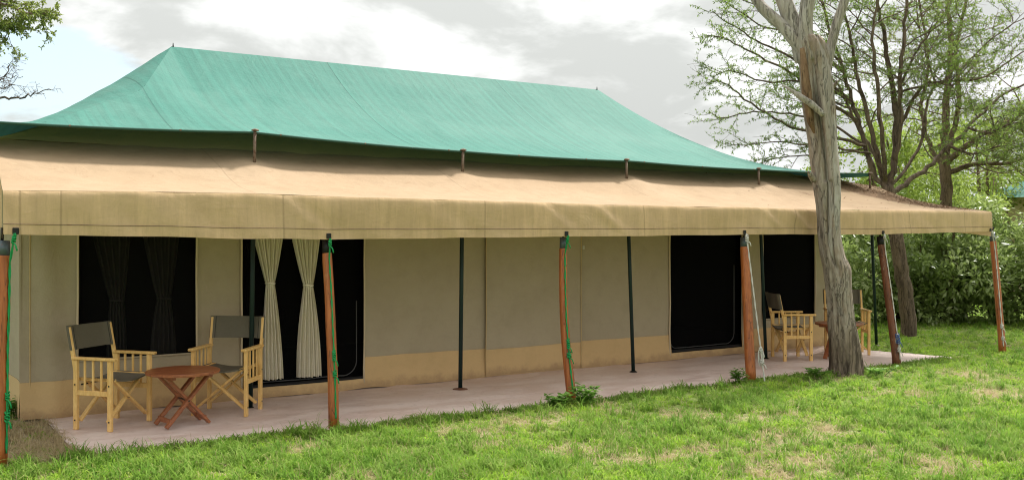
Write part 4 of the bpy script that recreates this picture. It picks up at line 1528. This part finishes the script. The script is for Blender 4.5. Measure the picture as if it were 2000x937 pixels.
# second acacia further right and back
tr = Tree(leaf=(.048, .016), per=4, step=.055, flat=.6, droop=.1, seed=11, leafy=.72)
BD = 19.5
base = P(1850, 612, BD)
base.z = 0
tr.limb([base - Vector((0, 0, .1))] + px([(1852, 520, 0), (1850, 420, 0), (1846, 330, 0), (1842, 280, 0)], BD), .14, .10, 10)
LP = []
for pts, r0, r1 in [([(1844, 300, 0), (1846, 240, 0), (1850, 170, .1), (1858, 95, .2), (1852, 40, .3), (1848, -40, .4), (1850, -120, .4)], .085, .03),
                    ([(1844, 300, 0), (1868, 240, .2), (1872, 170, .3), (1866, 100, .3), (1880, 30, .4), (1900, -60, .5)], .06, .025),
                    ([(1846, 320, 0), (1880, 290, -.3), (1920, 262, -.5), (1965, 240, -.7), (2030, 200, -.9), (2090, 150, -1)], .07, .025),
                    ([(1846, 330, 0), (1810, 270, .3), (1800, 200, .5), (1812, 130, .6), (1806, 60, .7), (1790, -30, .8)], .05, .02),
                    ([(1848, 340, 0), (1905, 320, -.3), (1960, 320, -.6), (2030, 300, -.8)], .06, .02)]:
    o_, _ = tr.limb(px(pts, BD), r0, r1, 7)
    LP.append(o_)
for o_ in LP:
    for k in range(11):
        tr.side(o_, .2 + .8 * k / 11, tr.r.uniform(.9, 1.7), .016, 1, 3, 2)
tr.finish('acacia_tree', 'slender upright acacia tree behind the leafy shrubs near the right edge', 'tree', base, M['bark2'], M['acacia_b'])


# ------------------------------------------------------------------ shrubs and far trees: stems with leaf sprays through the crown's volume
def clump_tree(name, label, cat, base, crown_c, crown_r, n_clump, n_leaf, leaf, leafm, woodm, trunk_r, stems=5, seed=1, group=None, clr=.35, gap=.15, low=0.0):
    rr = random.Random(seed)
    gen = np.random.default_rng(seed)
    root = thing(name, label, cat, base, 0, group)
    base, cc = Vector(base), Vector(crown_c)
    w = MB()
    cl = []
    for i in range(n_clump):
        while True:
            q = Vector((rr.uniform(-1, 1), rr.uniform(-1, 1), rr.uniform(-1, 1)))
            if q.length < 1 and (q.length > .35 or rr.random() < .5):
                break
        lump = 1 + .28 * nz(q.x * 1.7 + seed, q.y * 1.7, q.z * 1.7)
        c = cc + Vector((q.x * crown_r[0], q.y * crown_r[1], q.z * crown_r[2])) * lump
        if c.z < low:
            c.z = low + rr.random() * .3
        cl.append(c)
    for i in range(stems):
        c = cl[rr.randrange(len(cl))]
        a = base + Vector((rr.uniform(-.12, .12), rr.uniform(-.12, .12), -.05)) * (1 + trunk_r * 3)
        mid = a.lerp(c, .5) + Vector((rr.uniform(-.2, .2), rr.uniform(-.2, .2), .1 * crown_r[2]))
        w.tube([a, a.lerp(mid, .5) + Vector((0, 0, .05)), mid, mid.lerp(c, .5), c], [trunk_r, trunk_r * .8, trunk_r * .6, trunk_r * .35, trunk_r * .12], 6)
    for c in cl[::3]:
        s = cc.lerp(c, .45)
        w.tube([s, s.lerp(c, .5) + Vector((0, 0, .04)), c], [trunk_r * .22, trunk_r * .14, .004], 4)
    w.build('trunk', woodm, root, True)
    per = n_leaf // n_clump
    C, D, N, T = [], [], [], []
    for c in cl:
        k = int(per * gen.uniform(.5, 1.5))
        r_ = clr * gen.uniform(.6, 1.35)
        dirs = gen.normal(size=(k, 3))
        dirs /= np.linalg.norm(dirs, axis=1, keepdims=True)
        rad = r_ * gen.random((k, 1)) ** .45
        pos = np.array(c) + dirs * rad * np.array([1, 1, .7])
        C.append(pos)
        dd = dirs * .8 + gen.normal(size=(k, 3)) * .5 + np.array([0, 0, -.15])
        D.append(dd)
        N.append(np.array([0, 0, .8]) + dirs * .9 + gen.normal(size=(k, 3)) * .45)
        T.append(np.clip(.5 * gen.random() + .5 * gen.random(k), 0, 1))
    C, D, N, T = np.concatenate(C), np.concatenate(D), np.concatenate(N), np.concatenate(T)
    keep = C[:, 2] > .02
    C, D, N, T = C[keep], D[keep], N[keep], T[keep]
    s = gen.uniform(.65, 1.3, len(C))
    o = leaf_mesh('crown', C, D, N, leaf[0] * s, leaf[1] * s, leafm, root, T)
    o['kind'] = 'stuff'
    return root


def ground_at(x, d):
    q = P(x, HY, d)
    q.z = 0
    return q


SH = 'dense leafy shrubs behind the tent'
for i, (x, d, top, rx, ry, lab, mm, n) in enumerate([
        (1655, 19.6, 430, 1.5, 1.1, 'dense dark shrub seen between the trunk and the green pole', 'shrub', 9000),
        (1745, 20.0, 385, 1.5, 1.2, 'dense grey green shrub behind the dark acacia trunk', 'shrub', 12000),
        (1840, 19.8, 425, 1.6, 1.2, 'broad glossy shrub between the dark trunk and the right corner post', 'shrub', 13000),
        (1940, 19.5, 400, 1.4, 1.2, 'broad glossy shrub right behind the right corner post', 'shrub', 13000),
        (2045, 19.0, 432, 1.6, 1.2, 'broad glossy shrub cut by the right edge of the picture', 'shrub', 10000)]):
    zt = P(x, top, d).z
    b = ground_at(x, d)
    clump_tree('shrub', lab, 'shrub', b, (b.x, b.y, zt * .48), (rx, ry, zt * .52), 85, int(n * .7), (.125, .055), M[mm], M['bark2'], .03, 9, 20 + i, SH, .30, low=.12)
b = ground_at(1868, 20.9)
clump_tree('shrub', 'bright lime green shrub rising above the right end of the awning', 'shrub', b, (b.x, b.y, 1.95), (1.2, .7, 1.0), 100, 11000, (.08, .034), M['lime'], M['bark2'], .03, 8, 41, SH, .27, low=.3)
for i, (x, d, zc, rx, rz, n, lab, mm) in enumerate([
        (1745, 27, 3.7, 2.0, 1.7, 9000, 'yellow green tree glowing behind the dark acacia stems', 'lime'),
        (1945, 29, 3.9, 2.6, 1.8, 8000, 'spreading olive green tree behind the slender acacia', 'lime'),
        (1850, 33, 3.6, 2.6, 1.9, 8000, 'pale yellow green tree far back between the acacias', 'lime'),
        (1660, 34, 2.6, 2.2, 1.7, 6000, 'small rounded green tree far behind the fly sheet tip', 'acacia'),
        (1555, 46, 3.2, 2.6, 1.7, 5000, 'low green tree peeping over the tip of the fly sheet', 'acacia')]):
    b = ground_at(x, d)
    clump_tree('bushy_tree', lab, 'tree', b, (b.x, b.y, zc), (rx, rx, rz), 75, n, (.12, .055), M[mm], M['bark2'], .10, 7, 60 + i, 'leafy trees in the background', .45)

# leafy branch hanging in from a tree left of the picture
tr = Tree(leaf=(.05, .024), per=4, step=.035, flat=.3, droop=.25, seed=5, up=.0, leafy=1.0)
CD = 13.0
base = ground_at(-330, CD + 2)
tr.limb([base - Vector((0, 0, .1)), base + Vector((.05, 0, 1.3)), base + Vector((.0, .1, 2.6)), base + Vector((.2, .0, 4.0)), base + Vector((.5, -.2, 5.2))], .17, .09, 10)
top = base + Vector((.0, .1, 2.9))
lims = [([base + Vector((.25, -.05, 4.3))] + px([(-200, 30, .8), (-110, 20, .4), (-50, 28, .2), (-10, 45, 0), (22, 60, 0)], CD), .05),
        ([base + Vector((.3, -.1, 4.6))] + px([(-180, -20, .8), (-60, -15, .3), (10, 10, 0), (60, 28, 0), (88, 22, 0)], CD), .04)]
for pts, r in lims:
    o_, _ = tr.limb(pts, r, .006, 6)
    for k in range(16):
        tr.side(o_, .55 + .45 * k / 16, tr.r.uniform(.22, .42), .007, 2, 3, 2, .8)
    for k in range(12):
        tr.side(o_, .1 + .5 * k / 12, tr.r.uniform(.5, .9), .012, 1, 3, 2, .9)
# bare twigs below
lf, tr.leafy = tr.leafy, -1
for pts, r in [([top, *px([(-160, 215, .8), (-60, 195, .3), (0, 190, 0), (40, 191, 0), (72, 183, 0), (100, 176, 0)], CD)], .028),
               ([top + Vector((0, 0, .4)), *px([(-150, 130, .8), (-60, 150, .3), (-10, 160, 0), (12, 140, 0), (16, 124, 0)], CD)], .02),
               ([top + Vector((0, 0, .2)), *px([(-150, 180, .6), (-60, 172, .2), (0, 172, 0), (30, 166, 0)], CD)], .016),
               ([top + Vector((0, 0, .3)), *px([(-150, 160, .6), (-60, 160, .2), (0, 152, 0), (45, 150, 0)], CD)], .012)]:
    o_, _ = tr.limb(pts, r, .004, 5)
    for k in range(7):
        tr.side(o_, .55 + .43 * k / 7, tr.r.uniform(.12, .3), .005, 2, 3, 2, .7)
tr.finish('thorn_tree', 'leafy branch end of a tree with bare twigs below, at the upper left corner', 'tree', base, M['bark2'], M['acacia_b'])

# ------------------------------------------------------------------ the next tent, far right
b = ground_at(2085, 31)
o = thing('distant_tent', 'green roofed cream tent far off at the right edge', 'tent', b)
ex, ez, rz_ = 2.6, 2.85, 3.9
mb = MB()
c = Vector((b.x, b.y, 0))
rm = Matrix.Rotation(R(20), 3, 'Z')


def dpt(x, y, z):
    return c + rm @ Vector((x, y, z))


for (A, B, Rr0, Rr1) in (((-3.2, -2.4), (3.2, -2.4), -1.4, 1.4), ((3.2, 2.4), (-3.2, 2.4), 1.4, -1.4), ((-3.2, 2.4), (-3.2, -2.4), -1.4, -1.4), ((3.2, -2.4), (3.2, 2.4), 1.4, 1.4)):
    def fnp(s, t, A=A, B=B, Rr0=Rr0, Rr1=Rr1):
        e = (A[0] + (B[0] - A[0]) * s, A[1] + (B[1] - A[1]) * s)
        r = (Rr0 + (Rr1 - Rr0) * s, 0)
        gq = .5 * t + .5 * (1 - (1 - t) ** 2)
        return dpt(r[0] + (e[0] - r[0]) * t, r[1] + (e[1] - r[1]) * t, rz_ + (ez - rz_) * gq)
    mb.grid(fnp, lin(0, 1, 14), lin(0, 1, 10))
mb.build('fly_sheet', M['fly'], o, True)
mb = MB()
for (A, B) in (((-2.3, -1.7), (2.3, -1.7)), ((2.3, -1.7), (2.3, 1.7)), ((2.3, 1.7), (-2.3, 1.7)), ((-2.3, 1.7), (-2.3, -1.7))):
    mb.grid(lambda s, z, A=A, B=B: dpt(A[0] + (B[0] - A[0]) * s + .02 * math.sin(s * 30), A[1] + (B[1] - A[1]) * s + .02 * math.sin(s * 30), z), lin(0, 1, 24), lin(0, 2.9, 5))
mb.build('wall', M['cream_wall'], o, True)
for sx in (-1, 1):
    for sy in (-1, 1):
        MB().tube([dpt(sx * 3.1, sy * 2.3, 0), dpt(sx * 3.1, sy * 2.3, 2.72)], .03, 8).build('pole', M['pole'], o, True)

# ------------------------------------------------------------------ litter on the awning's right end
n = 2600
C = []
gen = np.random.default_rng(5)
while len(C) < n:
    s_, t_ = gen.random(), gen.random()
    x = s_
    wgt = math.exp(-((1.0 - s_ - .012) / .034) ** 2) * (1 if t_ > .12 else t_ / .12) + .004 * math.exp(-((s_ - .82) / .12) ** 2)
    if nz(s_ * 40, t_ * 5, 1) * .5 + .7 < gen.random() * 1.1:
        continue
    if gen.random() < wgt:
        q = awn(s_, t_)
        C.append((q[0], q[1], q[2] + .006))
C = np.array(C)
D = np.column_stack([gen.normal(size=n), gen.normal(size=n), gen.normal(size=n) * .15])
o = leaf_mesh('leaf_litter', C, D, np.array([0, 0, 1.0]) + gen.normal(size=(n, 3)) * .3, gen.uniform(.014, .036, n), gen.uniform(.008, .016, n), M['litter'])
tag(o, 'brown dead leaves lying on the right end of the tan awning', 'leaf litter', kind='stuff')


# ------------------------------------------------------------------ leafy weeds at the posts and the trunk
def weed(loc, label, h, spread, nst, seed):
    rr = random.Random(seed)
    root = thing('leafy_weed', label, 'plant', loc, 0, 'leafy weeds along the sheet edge')
    w = MB()
    C, D, N = [], [], []
    for i in range(nst):
        a = rr.uniform(0, 6.28)
        p = Vector(loc) + Vector((rr.uniform(-1, 1), rr.uniform(-1, 1), 0)) * spread * .35
        d = Vector((math.cos(a), math.sin(a), 0)) * rr.uniform(.15, .8) * spread + Vector((0, 0, h * rr.uniform(.6, 1.05)))
        pts = [p, p + d * .35 + Vector((0, 0, .02)), p + d * .7 + Vector((0, 0, .03)), p + d]
        w.tube(pts, [.004, .0035, .003, .002], 4)
        for k in range(6):
            f = .3 + .7 * k / 5
            q = p + d * f + Vector((0, 0, .025))
            for s in range(2):
                b = rr.uniform(0, 6.28)
                C.append(tuple(q))
                D.append((math.cos(b), math.sin(b), rr.uniform(-.3, .5)))
                N.append((rr.uniform(-.3, .3), rr.uniform(-.3, .3), 1))
    w.build('stem', M['weed'], root, True)
    leaf_mesh('leaves', C, D, N, np.array([rr.uniform(.05, .10) for _ in C]), np.array([rr.uniform(.03, .055) for _ in C]), M['weed'], root)
    return root


weed(PG(1148, 794), 'bushy leafy weed right of the crooked post', .19, .22, 13, 1)
weed(PG(1085, 797), 'low leafy weed left of the crooked post', .12, .2, 9, 2)
weed(PG(1441, 751), 'upright leafy weed left of the stout post', .15, .11, 7, 3)
weed(PG(1712, 735), 'low leafy weed spreading right of the grey tree foot', .09, .2, 9, 4)
weed(PG(1598, 737), 'low leafy weed left of the grey tree foot', .10, .2, 8, 5)
weed(PG(18, 815), 'small weed growing at the left tent corner', .16, .14, 8, 6)


# ------------------------------------------------------------------ grass
hidden = bpy.data.collections.new('grass_sources')      # only instanced, never linked to the scene


def tuft(name, n, h, spread, width, lean, m, seed, curl=.5):
    gen = np.random.default_rng(seed)
    verts, faces, tint = [], [], []
    for i in range(n):
        a = gen.uniform(0, 2 * math.pi)
        r = spread * math.sqrt(gen.random())
        b = np.array([r * math.cos(a), r * math.sin(a), -.01])
        az = gen.uniform(0, 2 * math.pi)
        out = np.array([math.cos(az), math.sin(az), 0])
        sd_ = np.array([-math.sin(az), math.cos(az), 0])
        L = h * gen.uniform(.55, 1.2)
        ln = lean * gen.uniform(.3, 1.5)
        w = width * gen.uniform(.7, 1.3)
        k0 = len(verts)
        tt = gen.random()
        for f, wf in ((0, .8), (.4, 1.0), (.75, .7), (1.0, .05)):
            th = ln * (f ** (1 + curl))
            q = b + out * L * math.sin(th) * f + np.array([0, 0, 1]) * L * math.cos(th) * f
            verts += [tuple(q - sd_ * w * wf / 2), tuple(q + sd_ * w * wf / 2)]
            tint += [tt, tt]
        for j in range(3):
            faces.append((k0 + 2 * j, k0 + 2 * j + 1, k0 + 2 * j + 3, k0 + 2 * j + 2))
    me = bpy.data.meshes.new(name)
    me.from_pydata(verts, [], faces)
    at = me.attributes.new('tint', 'FLOAT', 'POINT')
    at.data.foreach_set('value', tint)
    me.materials.append(m)
    me.polygons.foreach_set('use_smooth', [True] * len(me.polygons))
    return bpy.data.objects.new(name, me)


def scatter(name, label, pts, scl, sources):
    col = bpy.data.collections.new(name + '_sources')
    for s in sources:
        col.objects.link(s)
    n = len(pts)
    me = bpy.data.meshes.new(name)
    me.vertices.add(n)
    me.vertices.foreach_set('co', np.asarray(pts, dtype=np.float32).ravel())
    a = me.attributes.new('rot', 'FLOAT_VECTOR', 'POINT')
    rot = np.column_stack([rng.normal(size=n) * .12, rng.normal(size=n) * .12, rng.random(n) * 6.283]).astype(np.float32)
    a.data.foreach_set('vector', rot.ravel())
    a = me.attributes.new('scl', 'FLOAT', 'POINT')
    a.data.foreach_set('value', np.asarray(scl, dtype=np.float32))
    o = bpy.data.objects.new(name, me)
    COL.objects.link(o)
    tag(o, label, 'grass', kind='stuff')
    ng = bpy.data.node_groups.new(name, 'GeometryNodeTree')
    ng.interface.new_socket('Geometry', in_out='INPUT', socket_type='NodeSocketGeometry')
    ng.interface.new_socket('Geometry', in_out='OUTPUT', socket_type='NodeSocketGeometry')
    N = ng.nodes
    i_, o_ = N.new('NodeGroupInput'), N.new('NodeGroupOutput')
    ip, ci = N.new('GeometryNodeInstanceOnPoints'), N.new('GeometryNodeCollectionInfo')
    ci.inputs['Collection'].default_value = col
    ci.inputs['Separate Children'].default_value = True
    ci.inputs['Reset Children'].default_value = True
    r1, s1 = N.new('GeometryNodeInputNamedAttribute'), N.new('GeometryNodeInputNamedAttribute')
    r1.data_type, s1.data_type = 'FLOAT_VECTOR', 'FLOAT'
    r1.inputs['Name'].default_value, s1.inputs['Name'].default_value = 'rot', 'scl'
    ip.inputs['Pick Instance'].default_value = True
    lk = ng.links.new
    lk(i_.outputs[0], ip.inputs['Points'])
    lk(ci.outputs[0], ip.inputs['Instance'])
    e2r = N.new('FunctionNodeEulerToRotation')
    lk(r1.outputs['Attribute'], e2r.inputs[0])
    lk(e2r.outputs[0], ip.inputs['Rotation'])
    lk(s1.outputs['Attribute'], ip.inputs['Scale'])
    lk(ip.outputs[0], o_.inputs[0])
    md = o.modifiers.new('scatter', 'NODES')
    md.node_group = ng
    return o


def lawn_points(n, fn, dmin=5.6, dmax=25, spread=.66):
    out, sc_ = [], []
    tries = 0
    while len(out) < n and tries < n * 12:
        tries += 1
        d = dmin + (dmax - dmin) * random.random() ** 1.25
        X = (random.random() * 2 - 1) * d * spread
        x, y = RT[0] * X + FW[0] * d, RT[1] * X + FW[1] * d
        if on_mat(x, y, -.015) or (wx0 - .02 < x < wx1 + .02 and 10.0 < y < 14.4):
            continue
        s = fn(x, y)
        if s > 0:
            out.append((x, y, ground_z(x, y) if -8 < x < 24 and 1 < y < 24 else -.01))
            sc_.append(s)
    return out, sc_


def lawn_fn(x, y):
    dr = dryness(x, y)
    if random.random() < dr * 1.05 - .05:
        return 0
    lush = .5 + .5 * nz(x, y, 9, .45)
    return (.5 + .6 * random.random()) * (.7 + .5 * lush + .55 * max(-.5, nz(x, y, 4, 2.6))) * (1 - .45 * dr)


lush_c = [PG(x, y) for x, y in ((1870, 850), (1800, 830), (1950, 880), (1290, 845), (1240, 850), (180, 905), (330, 915), (60, 915), (900, 890), (700, 860), (600, 905), (1470, 790), (760, 915), (450, 890), (1960, 840), (1000, 905))]


def long_fn(x, y):
    near = min(math.hypot(x - q.x, y - q.y) for q in lush_c)
    if random.random() > .16 + 1.0 * math.exp(-(near / .45) ** 2):
        return 0
    if dryness(x, y) > .6:
        return 0
    return random.uniform(.5, 1.05)


def straw_fn(x, y):
    dr = dryness(x, y)
    if random.random() > .05 + dr * 1.05:
        return 0
    return random.uniform(.6, 1.2)


def edge_fn(x, y):
    # ragged fringe along the front of the sheet
    if not (mu0 < x < mu1):
        return 0
    e = interp(x, mfx, mfy) - y
    return random.uniform(.6, 1.3) if -.01 < e < .16 else 0


pts, scl = lawn_points(62000, lawn_fn)
scatter('lawn_grass', 'short patchy green grass covering the lawn in front of the tent', pts, scl,
        [tuft('blades', 16, .072, .055, .0075, 1.0, M['grass'], s, .5) for s in (1, 2, 3, 4)] + [tuft('blades', 12, .05, .06, .012, 1.25, M['grass'], s, .3) for s in (5, 6)] + [tuft('blades', 10, .06, .05, .011, 1.1, M['grass_long'], s, .6) for s in (7, 8)] + [tuft('rosette', 8, .055, .02, .026, 1.25, M['grass_long'], 9, .2)])
pts, scl = lawn_points(2600, long_fn, 5.6, 19)
scatter('long_grass', 'long arching grass clumps standing out of the lawn', pts, scl,
        [tuft('long_blades', 22, .17, .05, .008, 1.05, M['grass_long'], s, .8) for s in (11, 12, 13)])
pts, scl = lawn_points(7000, straw_fn, 5.6, 18)
scatter('dry_straw', 'dry straw lying in the bare patches of the lawn', pts, scl,
        [tuft('straw', 12, .075, .07, .0045, 1.5, M['straw'], s, .1) for s in (21, 22, 23)] + [tuft('stalks', 1, .16, .03, .003, .5, M['straw'], 24, .5)])
ep, es = [], []
for k in range(1500):
    x = random.uniform(mu0 + .1, mu1 - .05)
    y = interp(x, mfx, mfy) - random.random() ** 1.5 * .2 + .02
    if x < 1.9 and random.random() < .7:
        continue
    if nz(x, 3, 0, 1.3) + .35 < random.random() * .7:
        continue
    ep.append((x, y, 0.0))
    es.append(random.uniform(.6, 1.25))
scatter('edge_grass', 'ragged green grass fringe creeping over the ground sheet edge', ep, es,
        [tuft('edge_blades', 14, .085, .05, .0085, 1.15, M['grass_long'], s, .6) for s in (31, 32)])
